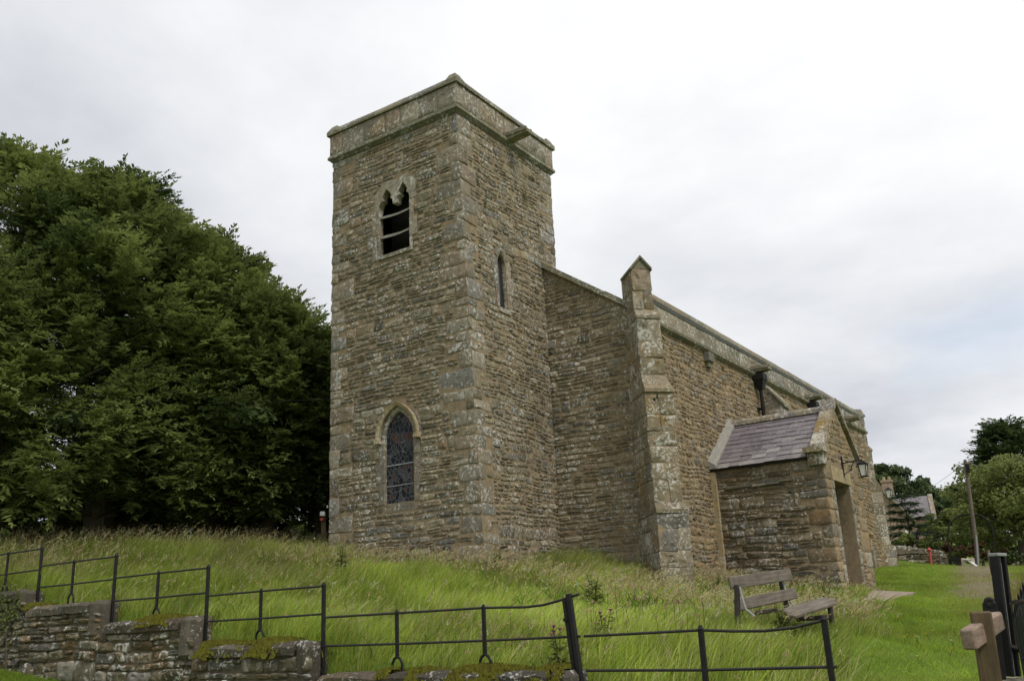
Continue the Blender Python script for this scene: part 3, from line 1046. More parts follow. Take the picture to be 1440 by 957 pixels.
for a, b in ((1.40, 1.86), (1.865, 2.33)):
    sur.prism([(a, 7.83), (b, 7.83), (b, 7.915), (a, 7.915)], west, -0.3, 0.05)
ex_w.append([(1.38, 7.8), (2.3, 7.8), (2.3, 7.93), (1.38, 7.93)])
bel = sur.build('belfry_window', 'dressed', church)
for v in (8.88, 8.38):
    lb = MB()
    N = 8
    top = []
    for i in range(N + 1):
        u = 1.385 + .955 * i / N
        top.append((u, v - .035 * math.sin(math.pi * i / N)))
    for i in range(N):
        (ua, va), (ub, vb) = top[i], top[i + 1]
        pts = [west(np.array(ua), np.array(va), np.array(-.02)), west(np.array(ub), np.array(vb), np.array(-.02)), west(np.array(ub), np.array(vb + .17), np.array(-.30)), west(np.array(ua), np.array(va + .17), np.array(-.30))]
        pts += [q + np.array([0, 0, .045]) for q in pts]
        lb.hexa(pts, (.5, .5, .5))
    lb.build('louvre', 'louvre', bel)
bb = MB()
bb.box((.62, 1.2, 7.7), (.66, 2.5, 9.8))  # near-black sheet added so the opening looks like shaded interior
bb.build('belfry_shade_sheet', 'dark', bel)

# stained window
sur = MB()
exs = surround(sur, west, win, [.15, .25, .16, .22], 0.016, 0.30, (.34, .52), 0.028, 5)
ex_w += exs
sur.prism([(1.38, 2.07), (2.20, 2.07), (2.20, 2.235), (1.38, 2.235)], west, -0.30, 0.005, (.0, .4, .9))
ex_w.append([(1.36, 2.08), (2.22, 2.08), (2.22, 2.26), (1.36, 2.26)])
wsur = sur.build('stained_glass_window', 'dressed', church)
gl = MB()
tri_region(gl, west, win, [], -0.05)
gl.build('stained_glass', 'stained', wsur)
hm = MB()
hin = [p for p in offs(shift(arch(0.79, 3.60, 3.62, 4.20, 12), 1.79), .115)]
hin = [(hin[0][0], 3.62)] + hin[1:-1] + [(hin[-1][0], 3.62)]
ho = offs(hin, .075)
m = len(hin)
for i in range(m - 1):
    a, b, c_, d_ = np.array(hin[i]), np.array(hin[i + 1]), np.array(ho[i + 1]), np.array(ho[i])
    q = []
    for (p, dep) in ((a, .02), (b, .02), (c_, .02), (d_, .02), (a, .085), (b, .085), (c_, .115), (d_, .115)):
        q.append(west(np.array(p[0]), np.array(p[1]), np.array(dep)))
    hm.hexa(q, (random.random() * .4 + .3, .5, 1))
for s_ in (-1, 1):
    uc = 1.79 + s_ * .55
    hm.prism([(uc - .06, 3.55), (uc + .06, 3.55), (uc + .055, 3.64), (uc - .055, 3.64)], west, 0.0, 0.13, (.6, .5, 1))
hm.build('hood_mould', 'dressed_ochre', wsur)
ex_w.append(offs(hin, .13) + hin[::-1])
fm = MB()
fm.tube([west(np.array(u), np.array(3.06), np.array(-.045)) for u in (1.40, 2.18)], .012, 6)
fm.build('saddle_bar', 'lead', wsur)
fm = MB()
fm.tube([west(np.array(u), np.array(2.62), np.array(-.045)) for u in (1.40, 2.18)], .008, 6)
fm.build('saddle_bar', 'lead', wsur)

# south lancet
lan = shift(arch(0.33, 6.47, 7.50, 7.84, 8), 1.44)
sur = MB()
ex_s = surround(sur, frS, lan, [.17, .26, .2], 0.02, 0.3, (.34, .5), 0.05, 9)
sur.prism([(1.2, 6.36), (1.68, 6.36), (1.68, 6.465), (1.2, 6.465)], frS, -0.3, 0.03, (.8, .6, .2))
ex_s.append([(1.18, 6.35), (1.70, 6.35), (1.70, 6.48), (1.18, 6.48)])
lsur = sur.build('lancet_window', 'dressed', church)
gl = MB(); tri_region(gl, frS, lan, [], -.09); gl.build('leaded_glass', 'lattice', lsur)

ex_w += [belf, win]; ex_s.append(lan)
ow = [(0.0, 0.0), (TW, 0.0), (TW, TH), (0.0, TH)]
tri_region(mw, west, ow, [belf, win], 0.0, 0.45)
osq = [(0, 0), (TE, 0), (TE, TH), (0, TH)]
tri_region(mw, frS, osq, [lan], 0.0, 0.45)
tri_region(mw, frN, [(0, 0), (TE, 0), (TE, TH), (0, TH)], [], 0)
tri_region(mw, frE, [(0, 0), (TW, 0), (TW, TH), (0, TH)], [], 0)
mw.box((.1, .1, TH - .1), (TE - .1, TW - .1, TH + .3))
tw_m = mw.build('tower_wall', 'mortar', church)
mb = MB()
qW = quoins(.3, TH, 0.0, +1, 21, 0); qWn = quoins(.3, TH, TW, -1, 22, 0)
rs = courses(ow, ex_w + [rect_poly(r) for r in qW + qWn], (0.08, 0.17), (0.15, 0.46), 1, .2, vmin=.3)
stones_mesh(mb, west, rs, (0.003, 0.022), 0.024, 0.017, (0.018, 0.055), 0.03, 0.007, 1)
dq = [(a - .010 * (1 if i < len(qW) else 0), b + .022 * (0 if i < len(qW) else 1), c_, d_) for i, (a, b, c_, d_) in enumerate(qW + qWn)]
qm = MB()
gq = random.Random(77)
mk = [(r[1] - r[0]) > .36 or gq.random() < .3 for r in dq]
stones_mesh(mb, west, [r for r, k_ in zip(dq, mk) if not k_], (0.006, 0.02), 0.02, 0.02, (0.015, 0.05), 0.012, 0.006, 12)
dq = [r for r, k_ in zip(dq, mk) if k_]
stones_mesh(qm, west, dq, (0.006, 0.016), 0.018, 0.022, (0.012, 0.05), 0, 0.004, 2)
qS = [(r[0], (.30 if (r[1] - r[0]) > .39 else .55) + .05 * math.sin(i * 7.), r[2], r[3]) for i, r in enumerate(qW)]
qSe = quoins(1, TH, TE, -1, 24, 1)
rs = courses(osq, ex_s + [rect_poly(r) for r in qS + qSe], (0.08, 0.165), (0.13, 0.34), 3, .15, vmin=.3)
stones_mesh(mb, frS, rs, (0.003, 0.020), 0.025, 0.02, (0.02, 0.065), 0.045, 0.007, 3)
dq = [(a - (.008 if i < len(qS) else 0), b + (0 if i < len(qS) else .02), c_, d_) for i, (a, b, c_, d_) in enumerate(qS + qSe)]
mk = [(r[1] - r[0]) > .36 or gq.random() < .3 for r in dq]
stones_mesh(mb, frS, [r for r, k_ in zip(dq, mk) if not k_], (0.006, 0.02), 0.02, 0.02, (0.015, 0.05), 0.012, 0.006, 14)
dq = [r for r, k_ in zip(dq, mk) if k_]
stones_mesh(qm, frS, dq, (0.006, 0.016), 0.018, 0.022, (0.012, 0.05), 0, 0.004, 4)
mb.build('rubble_facing', 'rubble_grey', tw_m)
qm.build('quoin_stones', 'dressed', tw_m)

# ---- tower parapet
PB, PT = 10.82, 11.78
pm = MB()
e_ = .06


def ring(mbx, x0, y0, x1, y1, zb, zt, th, prof=None):
    """four mitred wall lengths, each with outward profile offsets at bottom/top"""
    ob, ot = prof or (0, 0)
    for (ax, ay, bx, by) in ((x0, y1, x0, y0), (x0, y0, x1, y0), (x1, y0, x1, y1), (x1, y1, x0, y1)):
        cx, cy = (x0 + x1) / 2, (y0 + y1) / 2

        def P(x, y, o, z):
            return (x + (o if x > cx else -o), y + (o if y > cy else -o), z)
        mbx.hexa([P(ax, ay, ob, zb), P(bx, by, ob, zb), P(bx, by, -th, zb), P(ax, ay, -th, zb),
                  P(ax, ay, ot, zt), P(bx, by, ot, zt), P(bx, by, -th, zt), P(ax, ay, -th, zt)])


ring(pm, -e_, -e_, TE + e_, TW + e_, PB + .18, PT - .22, .25)
par = pm.build('tower_parapet', 'mortar', church)
am = MB()
frP = planar((-e_, TW + e_, 0), (0, -1, 0), (0, 0, 1)); frPs = planar((-e_, -e_, 0), (1, 0, 0), (0, 0, 1))
L1, L2 = TW + 2 * e_, TE + 2 * e_
zb, zt = PB + .19, PT - .23


def ashlar_row(L, z0, z1, seed, wd=(.35, .8), ends=0.0):
    g_ = random.Random(seed)
    o, u = [], -ends
    while u < L + ends - 1e-3:
        ww = g_.uniform(*wd)
        if L + ends - u - ww < wd[0]: ww = L + ends - u
        o.append((u, u + ww, z0, z1)); u += ww
    return o


stones_mesh(am, frP, ashlar_row(L1, zb, zt, 1, ends=.01), (0.008, 0.016), 0.012, 0.006, (.006, .016), 0, .0035, 5)
stones_mesh(am, frPs, ashlar_row(L2, zb, zt, 2, ends=.008), (0.008, 0.016), 0.012, 0.006, (.006, .016), 0, .0035, 6)
am.build('ashlar_blocks', 'dressed', par)
sc_ = MB()
for i, (zA, zB, oA, oB) in enumerate(((PB + .0, PB + .08, .0, .07), (PB + .08, PB + .14, .085, .085), (PB + .14, PB + .19, .085, .05))):
    ring(sc_, -.02, -.02, TE + .02, TW + .02, zA, zB, .1, (oA, oB))
sc_.build('string_course', 'coping', par)
cp = MB()


def coping_run(A, B, nrm, z, seed, ln=(.6, 1.0), w0=.10, wi=.30, hh=.12, rise=.10, endup=None):
    g_ = random.Random(seed)
    A = np.array(A, float); B = np.array(B, float); nrm = np.array(nrm, float)
    L = np.linalg.norm(B - A); t = (B - A) / L
    u = 0
    while u < L - 1e-3:
        ww = g_.uniform(*ln)
        if L - u - ww < ln[0] * .6: ww = L - u
        j = g_.uniform(-.008, .008); j2 = g_.uniform(-.008, .008)
        a = A + t * (u + .004); b = A + t * (u + ww - .004)
        pts = [a + nrm * w0, b + nrm * w0, b - nrm * wi, a - nrm * wi]
        lowv = [np.array([*p[:2], z]) for p in pts]
        midv = [np.array([*p[:2], z + hh * .45 + j]) for p in pts]
        k1, k2 = .02, .05
        topv = [np.array([*(a + nrm * (w0 - .11))[:2], z + hh + rise + j]), np.array([*(b + nrm * (w0 - .11))[:2], z + hh + rise + j2]),
                np.array([*(b - nrm * (wi - .04))[:2], z + hh + rise + j2]), np.array([*(a - nrm * (wi - .04))[:2], z + hh + rise + j])]
        c_ = (g_.random(), g_.random(), g_.random())
        vs = lowv + midv + topv
        F = [(0, 3, 2, 1)] + [(i, (i + 1) % 4, 4 + (i + 1) % 4, 4 + i) for i in range(4)] + [(4 + i, 4 + (i + 1) % 4, 8 + (i + 1) % 4, 8 + i) for i in range(4)] + [(8, 9, 10, 11)]
        cp_cur.add(vs, F, c_)
        u += ww


cp_cur = cp
zc = PT - .22
for A, B, n_, s_ in (((-e_, TW + e_, 0), (-e_, -e_, 0), (-1, 0, 0), 1), ((-e_ + .3, -e_, 0), (TE + e_, -e_, 0), (0, -1, 0), 2), ((TE + e_, -e_ + .3, 0), (TE + e_, TW + e_, 0), (1, 0, 0), 3), ((TE + e_ - .3, TW + e_, 0), (-e_ + .3, TW + e_, 0), (0, 1, 0), 4)):
    coping_run(A, B, n_, zc, s_, w0=.055)
# raised corner stones
for cx, cy, sx, sy in ((-e_, -e_, -1, -1), (TE + e_, -e_, 1, -1), (-e_, TW + e_, -1, 1)):
    b0 = [(cx + sx * .065, cy + sy * .065), (cx - sx * .26, cy + sy * .065), (cx - sx * .26, cy - sy * .26), (cx + sx * .065, cy - sy * .26)]
    tp = [(cx - sx * .03, cy - sy * .03), (cx - sx * .2, cy - sy * .03), (cx - sx * .2, cy - sy * .2), (cx - sx * .03, cy - sy * .2)]
    cp.hexa([(x, y, zc - .004) for x, y in b0] + [(x, y, zc + .10) for x, y in b0])
    cp.hexa([(x, y, zc + .10) for x, y in b0] + [(x, y, zc + .27) for x, y in tp])
cp.build('parapet_coping', 'coping', par)


def spout(x, y, z, L=.62, w_=.17, dirv=(0, -1), parent=church):
    s_ = MB()
    d_ = np.array([*dirv, 0.]); t = np.array([-d_[1], d_[0], 0])
    o = np.array([x, y, z])
    for (a, b, h0, h1, hw) in ((-.1, L, -.10, .0, w_),):
        P = [o + d_ * a - t * hw + (0, 0, h0), o + d_ * b - t * hw * .85 + (0, 0, h0 + .05), o + d_ * b + t * hw * .85 + (0, 0, h0 + .05), o + d_ * a + t * hw + (0, 0, h0)]
        s_.hexa(P + [p + np.array((0, 0, .09)) for p in P])
    for sg in (-1, 1):
        P = [o - d_ * .1 + t * sg * w_ * .98 - t * .03, o + d_ * (L - .02) + t * sg * w_ * .83 - t * .03, o + d_ * (L - .02) + t * sg * w_ * .83 + t * .03, o - d_ * .1 + t * sg * w_ * .98 + t * .03]
        s_.hexa(P + [p + np.array((0, 0, .09)) for p in P])
    return s_.build('waterspout', 'coping', parent)


spout(2.03, -.05, 11.02, .62, .135)

# ---- nave walls
mw = MB()
frNW = planar((XW, 0.0, 0), (0, -1, 0), (0, 0, 1))       # u = -y
slope = .695
zj = 8.05
oNW = [(0.0, 0), (-YN, 0), (-YN, zj + slope * YN), (0.0, zj)]
tri_region(mw, frNW, oNW, [], 0)
frNWn = planar((XW, YNN, 0), (0, -1, 0), (0, 0, 1))
tri_region(mw, frNWn, [(0, 0), (YNN - TW, 0), (YNN - TW, 8.0), (0, 6.3)], [], 0)
frNS = planar((XW, YN, 0), (1, 0, 0), (0, 0, 1))
LN = XE - XW
nlan = shift(arch(.34, 3.42, 4.9, 5.3, 8), 20.15 - XW)
oNS = [(0, 0), (LN, 0), (LN, 6.2), (0, 6.2)]
sur = MB()
ex_n = surround(sur, frNS, nlan, [.17, .24], .02, .3, (.35, .5), .05, 12)
sur.prism([(20.15 - XW - .3, 3.3), (20.15 - XW + .3, 3.3), (20.15 - XW + .3, 3.415), (20.15 - XW - .3, 3.415)], frNS, -.3, .05, (.8, .5, .1))
ex_n.append(nlan)
ex_n.append([(20.15 - XW - .3, 3.28), (20.15 - XW + .3, 3.28), (20.15 - XW + .3, 3.43), (20.15 - XW - .3, 3.43)])
nsur = sur.build('nave_window', 'dressed_ochre', church)
gl = MB(); tri_region(gl, frNS, nlan, [], -.24); gl.build('leaded_glass', 'lattice', nsur)
tri_region(mw, frNS, oNS, [nlan], 0)
tri_region(mw, planar((XE, YN, 0), (0, 1, 0), (0, 0, 1)), [(0, 0), (YNN - YN, 0), (YNN - YN, 6.2), ((YNN - YN) / 2, 9.2), (0, 6.2)], [], 0)
tri_region(mw, planar((XE, YNN, 0), (-1, 0, 0), (0, 0, 1)), [(0, 0), (LN, 0), (LN, 6.2), (0, 6.2)], [], 0)
nv = mw.build('nave_wall', 'mortar', church)
mb = MB()
rs = courses(oNW, [], (0.085, 0.17), (0.2, 0.5), 31, .2, vmin=.2)
rs = [r for r in rs]
stones_mesh(mb, frNW, rs, (0.004, 0.018), 0.028, 0.014, (.015, .04), .02, .007, 31)
mb.build('west_facing', 'rubble_grey', nv)
mb = MB()
pX0, pX1 = XP0 - XW, XP1 - XW
porch_ex = [[(pX0 + .05, -1), (pX1 - .05, -1), (pX1 - .05, 3.0), (pX0 + .05, 3.0)]]
near = [(0, .2), (9.5, .2), (9.5, 6.2), (0, 6.2)]
far = [(9.5, .3), (LN, .3), (LN, 6.2), (9.5, 6.2)]
rs = courses(near, porch_ex, (0.085, 0.17), (0.13, 0.34), 33, .12)
stones_mesh(mb, frNS, rs, (0.003, 0.022), 0.028, 0.02, (.025, .07), .05, .007, 33)
rs = courses(far, ex_n, (0.10, 0.2), (0.2, 0.48), 34, .2)
stones_mesh(mb, frNS, rs, (0.003, 0.022), 0.028, 0.02, (.025, .07), .05, .007, 34)
mb.build('south_facing', 'rubble_warm', nv)

# sloping west coping
wc = MB()
y = .02
while y > -2.42:
    y2 = max(y - random.uniform(.5, .75), -2.42)
    if y2 + 2.42 < .25: y2 = -2.42
    zA, zB = zj + slope * y, zj + slope * y2
    j = random.uniform(-.008, .008)
    p = [(XW - .11, y - .003, zA), (XW - .11, y2 + .003, zB), (XW + .3, y2 + .003, zB), (XW + .3, y - .003, zA)]
    wc.hexa(p + [(a + (.02 if i in (0, 1) else 0), b, c_ + .145 + j) for i, (a, b, c_) in enumerate(p)])
    y = y2
wc.build('west_coping', 'coping', nv)

# nave parapet (string, ashlar, lead, coping) on the south side
pm = MB()
pm.box((XW + .15, YN + .03, 6.201), (XE, YN + .3, 6.8))
npar = pm.build('nave_parapet', 'mortar', church)
am = MB()
fr_ = planar((XW + .15, YN + .03, 0), (1, 0, 0), (0, 0, 1))
stones_mesh(am, fr_, ashlar_row(LN - .15, 6.30, 6.78, 8, (.7, 1.5)), (.008, .016), .012, .006, (.005, .012), 0, .003, 41)
am.build('ashlar_blocks', 'dressed', npar)
sc_ = MB()
prof = [(6.14, .02), (6.20, .11), (6.26, .12), (6.31, .02)]
for (zA, oA), (zB, oB) in zip(prof[:-1], prof[1:]):
    x = XW + .1
    while x < XE - .01:
        x2 = min(x + random.uniform(.9, 1.4), XE + .05)
        if XE - x2 < .4: x2 = XE + .05
        sc_.hexa([(x + .003, YN - oA, zA), (x2 - .003, YN - oA, zA), (x2 - .003, YN + .05, zA), (x + .003, YN + .05, zA), (x + .003, YN - oB, zB), (x2 - .003, YN - oB, zB), (x2 - .003, YN + .05, zB), (x + .003, YN + .05, zB)])
        x = x2
sc_.build('string_course', 'coping', npar)
cp_cur = MB()
coping_run((XW + .15, YN + .03, 0), (XE + .05, YN + .03, 0), (0, -1, 0), 6.83, 9, (.9, 1.4), .05, .33, .10, .13)
cp_cur.build('parapet_coping', 'coping', npar)
gt = MB(); gt.box((XW + .4, YN - .012, 6.775), (XE, YN + .25, 6.80)); gt.build('lead_flashing', 'lead', npar)
gt = MB(); gt.box((XW + .4, YN - .03, 6.802), (XE, YN + .25, 6.828)); gt.build('lead_drip', 'lead_dark', npar)
nr = MB()
nr.hexa([(XW + .2, YN + .25, 6.5), (XE - .1, YN + .25, 6.5), (XE - .1, TW / 2, 9.1), (XW + .2, TW / 2, 9.1), (XW + .2, YN + .25, 6.6), (XE - .1, YN + .25, 6.6), (XE - .1, TW / 2, 9.2), (XW + .2, TW / 2, 9.2)])
nr.hexa([(XW + .2, TW / 2, 9.1), (XE - .1, TW / 2, 9.1), (XE - .1, YNN, 6.2), (XW + .2, YNN, 6.2), (XW + .2, TW / 2, 9.2), (XE - .1, TW / 2, 9.2), (XE - .1, YNN, 6.3), (XW + .2, YNN, 6.3)])
nr.build('nave_roof', 'slate', church)


# ---- diagonal buttresses
def diag_buttress(corner, dirv, pinn, seed, zbase, name='corner_buttress'):
    dv = np.array([*dirv, 0.]) / math.hypot(*dirv)
    tv = np.array([-dv[1], dv[0], 0.])          # right-hand side seen from outside (front)
    c0 = np.array([*corner, 0.])
    core = MB()
    st = MB()
    wts = []
    stages = [(zbase, 1.72, .90, .66), (1.95, 4.28, .76, .60), (4.72, 6.0, .52, .52), (6.28, 7.26, .31, .43)]
    if not pinn:
        stages = [(zbase, 1.72, .34, .56), (1.95, 3.9, .18, .54), (4.4, 5.45, .0, .52), (5.7, 6.85, -.08, .42)]
    for i, (za, zb_, p, wd) in enumerate(stages):
        back = -.45
        hw = wd / 2
        a = c0 + dv * back; b = c0 + dv * p
        q = [b - tv * hw, b + tv * hw, a + tv * hw, a - tv * hw]
        ztop = zb_ if i == len(stages) - 1 else stages[i + 1][0]
        core.hexa([(*x_[:2], za) for x_ in q] + [(*x_[:2], zb_) for x_ in q], (.5, .5, .5))
        frf = planar(b - tv * hw, tv, (0, 0, 1))
        g_ = random.Random(seed + i)
        rows = []
        v = za
        while v < zb_ - .02:
            h_ = g_.uniform(.28, .46)
            if zb_ - v - h_ < .2: h_ = zb_ - v
            if g_.random() < .45:
                s_ = g_.uniform(.4, .6) * wd
                rows += [(-.016, s_, v, v + h_), (s_, wd + .016, v, v + h_)]
            else:
                rows += [(-.016, wd + .016, v, v + h_)]
            v += h_
        stones_mesh(st, frf, rows, (.006, .022), .007, .016, (.01, .035), .012, .009, seed + i)
        for sg in (-1, 1):
            dpt = p - back
            if sg < 0:
                frs = planar(a - tv * hw, dv, (0, 0, 1))
                rr = [(dpt - random.uniform(.35, .6), dpt - 0.004, r0, r1) for r0, r1 in sorted({(r[2], r[3]) for r in rows})]
                rr += [(0.05, r[0], r[2], r[3]) for r in rr if r[0] > .15]
            else:
                frs = planar(b + tv * hw, -dv, (0, 0, 1))
                rr = [(0.004, random.uniform(.35, .6), r0, r1) for r0, r1 in sorted({(r[2], r[3]) for r in rows})]
                rr += [(r[1], dpt - .05, r[2], r[3]) for r in rr if r[1] < dpt - .15]
            stones_mesh(st, frs, rr, (.008, .014), .010, .008, (.01, .03), 0, .004, seed + 10 + i * 2 + sg)
        # sloped weathering up to the next stage
        if i < len(stages) - 1:
            p2, w2, z2 = stages[i + 1][2], stages[i + 1][3], stages[i + 1][0]
            lip = .05
            hw2 = hw + .02
            A0 = c0 + dv * (p + lip); A1 = c0 + dv * (p2 - .02); B1 = c0 + dv * back
            lo = [A0 - tv * hw2, A0 + tv * hw2, B1 + tv * hw2, B1 - tv * hw2]
            up = [A0 - tv * hw2, A0 + tv * hw2]
            zl = zb_
            pts = [(*x_[:2], zl) for x_ in lo] + [(*(A0 - tv * hw2)[:2], zl + .07), (*(A0 + tv * hw2)[:2], zl + .07), (*(A1 + tv * (w2 / 2 + .01))[:2], z2 + .02), (*(A1 - tv * (w2 / 2 + .01))[:2], z2 + .02),
                                                   (*(B1 + tv * (w2 / 2 + .01))[:2], z2 + .02), (*(B1 - tv * (w2 / 2 + .01))[:2], z2 + .02)]
            wt = MB(); wts.append(wt)
            wt.add(pts, [(3, 2, 1, 0), (0, 1, 5, 4), (4, 5, 6, 7), (7, 6, 8, 9), (1, 2, 8, 6, 5), (0, 4, 7, 9, 3), (2, 3, 9, 8)])
    bt = core.build(name, 'mortar', church)
    st.build('ashlar_facing', 'buttress', bt)
    for wt in wts:
        wt.build('weathering', 'buttress', bt)
    za = stages[-1][1]
    p, wd = stages[-1][2], stages[-1][3]
    pn = MB()
    hw = wd / 2 + .005
    b = c0 + dv * (p + .016); a = c0 - dv * .36
    rise = .26
    ap_f, ap_b = b, a
    # gable block
    def T(base, off, z):
        return (*(base + tv * off)[:2], z)
    pn.add([T(b, -hw, za), T(b, hw, za), T(a, hw, za), T(a, -hw, za), T(b, 0, za + rise), T(a, 0, za + rise)], [(0, 1, 4), (2, 3, 5), (1, 2, 5, 4), (3, 0, 4, 5), (3, 2, 1, 0)], (.6, .5, .3))
    # roof slabs over it
    b2 = b + dv * .05; a2 = a - dv * .03
    for sg in (-1, 1):
        o1 = sg * (hw + .035); z1 = za - .035 * rise / hw - .012
        th = .065
        P = [T(b2, o1, z1), T(b2, 0, za + rise - .012), T(a2, 0, za + rise - .012), T(a2, o1, z1)]
        P = P[::-1] if sg > 0 else P
        pn.hexa(P + [(x_, y_, z_ + th) for x_, y_, z_ in P])
    pn.build('pinnacle_cap', 'coping', bt)
    return bt


diag_buttress((XW, YN), (-1, -1), True, 51, .0)
diag_buttress((XE, YN), (1, -1), False, 71, .4)
# mid buttress with sloped top
mbt = MB()
x0, x1 = 11.2, 11.95
yo = YN - .62
x1 = x0 + .5; yo = YN - .5
mbt.add([(x0, YN, .2), (x1, YN, .2), (x1, yo, .2), (x0, yo, .2), (x0, YN, 6.05), (x1, YN, 6.05), (x1, yo, 5.38), (x0, yo, 5.38)], [(0, 3, 7, 4), (3, 2, 6, 7), (2, 1, 5, 6), (4, 7, 6, 5)], (.4, .5, .3))
mb_o = mbt.build('wall_buttress', 'dressed', church)
st = MB()
st.hexa([(x0 - .04, yo - .07, 5.33), (x1 + .04, yo - .07, 5.33), (x1 + .04, YN, 6.06), (x0 - .04, YN, 6.06), (x0 - .04, yo - .07, 5.43), (x1 + .04, yo - .07, 5.43), (x1 + .04, YN, 6.14), (x0 - .04, YN, 6.14)])
st.build('weathering', 'coping', mb_o)
st = MB()
stones_mesh(st, planar((x0, YN, 0), (0, -1, 0), (0, 0, 1)), [(0, .5, z, z + .42) for z in np.arange(3.2, 5.2, .42)], (.008, .014), .01, .008, (.01, .03), 0, .004, 77)
stones_mesh(st, planar((x0, yo, 0), (1, 0, 0), (0, 0, 1)), [(0, .5, z, z + .42) for z in np.arange(3.2, 5.2, .42)], (.008, .014), .01, .008, (.01, .03), 0, .004, 78)
st.build('ashlar_facing', 'dressed', mb_o)
# corbel block under the string
cb = MB()
cb.box((6.85, YN - .16, 5.90), (7.22, YN + .05, 6.135)); cb.box((6.92, YN - .10, 5.76), (7.15, YN + .05, 5.897))
cb.build('corbel', 'coping', church)
# spouts, hoppers and downpipes
for xs, pipe in ((10.5, True), (15.4, True), (20.0, False)):
    spout(xs, YN, 6.36, .5, .17)
    if pipe:
        dp = MB()
        y = YN - .16
        dp.tube([(xs, y, 5.9), (xs, y, 3.3), (xs, y, .5)], .055, 10)
        for z in (5.2, 3.6, 2.0):
            dp.tube([(xs, y, z), (xs, y, z + .07)], .068, 10)
            dp.box((xs - .1, y + .05, z), (xs + .1, YN + .01, z + .05))
        d_ = dp.build('downpipe', 'iron', church)
        hp_ = MB()
        hp_.hexa([(xs - .075, y - .075, 5.78), (xs + .075, y - .075, 5.78), (xs + .075, y + .09, 5.78), (xs - .075, y + .09, 5.78), (xs - .16, y - .15, 6.05), (xs + .16, y - .15, 6.05), (xs + .16, y + .12, 6.05), (xs - .16, y + .12, 6.05)])
        hp_.box((xs - .18, y - .17, 6.052), (xs + .18, y + .12, 6.22))
        hp_.build('hopper', 'iron', d_)
# stone pier with cap near the east end
pr = MB()
pr.box((20.2, YN - .2, .6), (20.42, YN + .02, 1.72)); pr.box((20.22, YN - .16, 1.722), (20.40, YN + .02, 2.2))
pr.hexa([(20.14, YN - .26, 2.2), (20.48, YN - .26, 2.2), (20.48, YN + .02, 2.2), (20.14, YN + .02, 2.2), (20.16, YN - .2, 2.28), (20.46, YN - .2, 2.28), (20.46, YN, 2.42), (20.16, YN, 2.42)])
pr.build('wall_pier', 'dressed_ochre', church)

# ---- porch
PX = (XP0 + XP1) / 2 + .05
PZE, PZA = 3.12, 4.42
frPW = planar((XP0, YN, 0), (0, -1, 0), (0, 0, 1))
LP = YN - YP
frPS = planar((XP0, YP, 0), (1, 0, 0), (0, 0, 1))
PWD = XP1 - XP0
DX0, DX1, DZ0, DZ1 = 7.17 - XP0, 8.44 - XP0, .12, 2.56
oPW = [(0, -.4), (LP, -.4), (LP, PZE), (0, PZE)]
oPS = [(0, -.4), (PWD, -.4), (PWD, PZE), (PX - XP0, PZA), (0, PZE)]
door_hole = [(DX0, -.2), (DX1, -.2), (DX1, DZ1), (DX0, DZ1)]
mw = MB()
tri_region(mw, frPW, oPW, [], 0)
tri_region(mw, frPS, oPS, [door_hole], 0)
reveal(mw, frPS, door_hole, 0, -.42)
tri_region(mw, planar((XP1, YP, 0), (0, 1, 0), (0, 0, 1)), [(0, -.4), (LP, -.4), (LP, PZE), (0, PZE)], [], 0)
pw = mw.build('porch_wall', 'mortar', church)
mb = MB()
qa = quoins(-.2, PZE - .05, LP, -1, 61, 0, (.15, .34)); qb = [(0, .3 if (r[1] - r[0]) > .39 else .5, r[2], r[3]) for r in qa]
qb = [(r[0], min(r[1], DX0 - .17), r[2], r[3]) for r in qb]
qc = quoins(-.2, PZE - .05, PWD, -1, 62, 0, (.3, .5))
qc = [(max(r[0], DX1 + .2), r[1], r[2], r[3]) for r in qc]
rs = courses(oPW, [rect_poly(r) for r in qa], (0.10, 0.20), (0.20, 0.62), 63, .25, vmin=-.2)
stones_mesh(mb, frPW, rs, (0.006, 0.034), 0.014, 0.018, (.015, .045), .035, .011, 63)
stones_mesh(mb, frPW, [(a, b + .016, c_, d_) for a, b, c_, d_ in qa], (.008, .022), .018, .016, (.015, .04), .012, .006, 64)
mb.build('west_facing', 'rubble_dark', pw)
mb = MB()
# door dressings: jambs and lintel
jam = []
v = -.2
k = 0
while v < DZ1 - .01:
    h_ = min(.42 + .1 * math.sin(k * 3), DZ1 - v)
    if DZ1 - v - h_ < .2: h_ = DZ1 - v
    jam.append((DX0 - (.16, .24)[k % 2], DX0 - .002, v, v + h_)); jam.append((DX1 + .002, DX1 + (.24, .16)[k % 2], v, v + h_))
    v += h_; k += 1
lint = (DX0 - .14, DX1 + .16, DZ1 + .002, DZ1 + .33)
rs = courses(oPS, [rect_poly(r) for r in qb + qc + jam + [lint]] + [door_hole], (0.09, 0.17), (0.16, 0.40), 65, .2, vmin=-.2)
stones_mesh(mb, frPS, rs, (0.002, 0.018), 0.034, 0.017, (.02, .06), .03, .006, 65)
stones_mesh(mb, frPS, [(a - .016, b, c_, d_) for a, b, c_, d_ in qb] + [(a, b + .016, c_, d_) for a, b, c_, d_ in qc], (.008, .018), .018, .014, (.015, .04), 0, .005, 66)
mb.build('south_facing', 'rubble_warm', pw)
jb = MB()
for sd_ in (0, 1):
    jb = MB()
    stones_mesh(jb, frPS, jam[sd_::2], (.012, .02), .01, .006, (.008, .02), 0, .003, 67 + sd_)
    jb.build('door_jamb', 'dressed', pw)
lb = MB(); lb.prism([(lint[0], lint[2]), (lint[1], lint[2]), (lint[1], lint[3]), (lint[0], lint[3])], frPS, -.38, .028, (.6, .5, .6)); lb.build('lintel', 'dressed_ochre', pw)
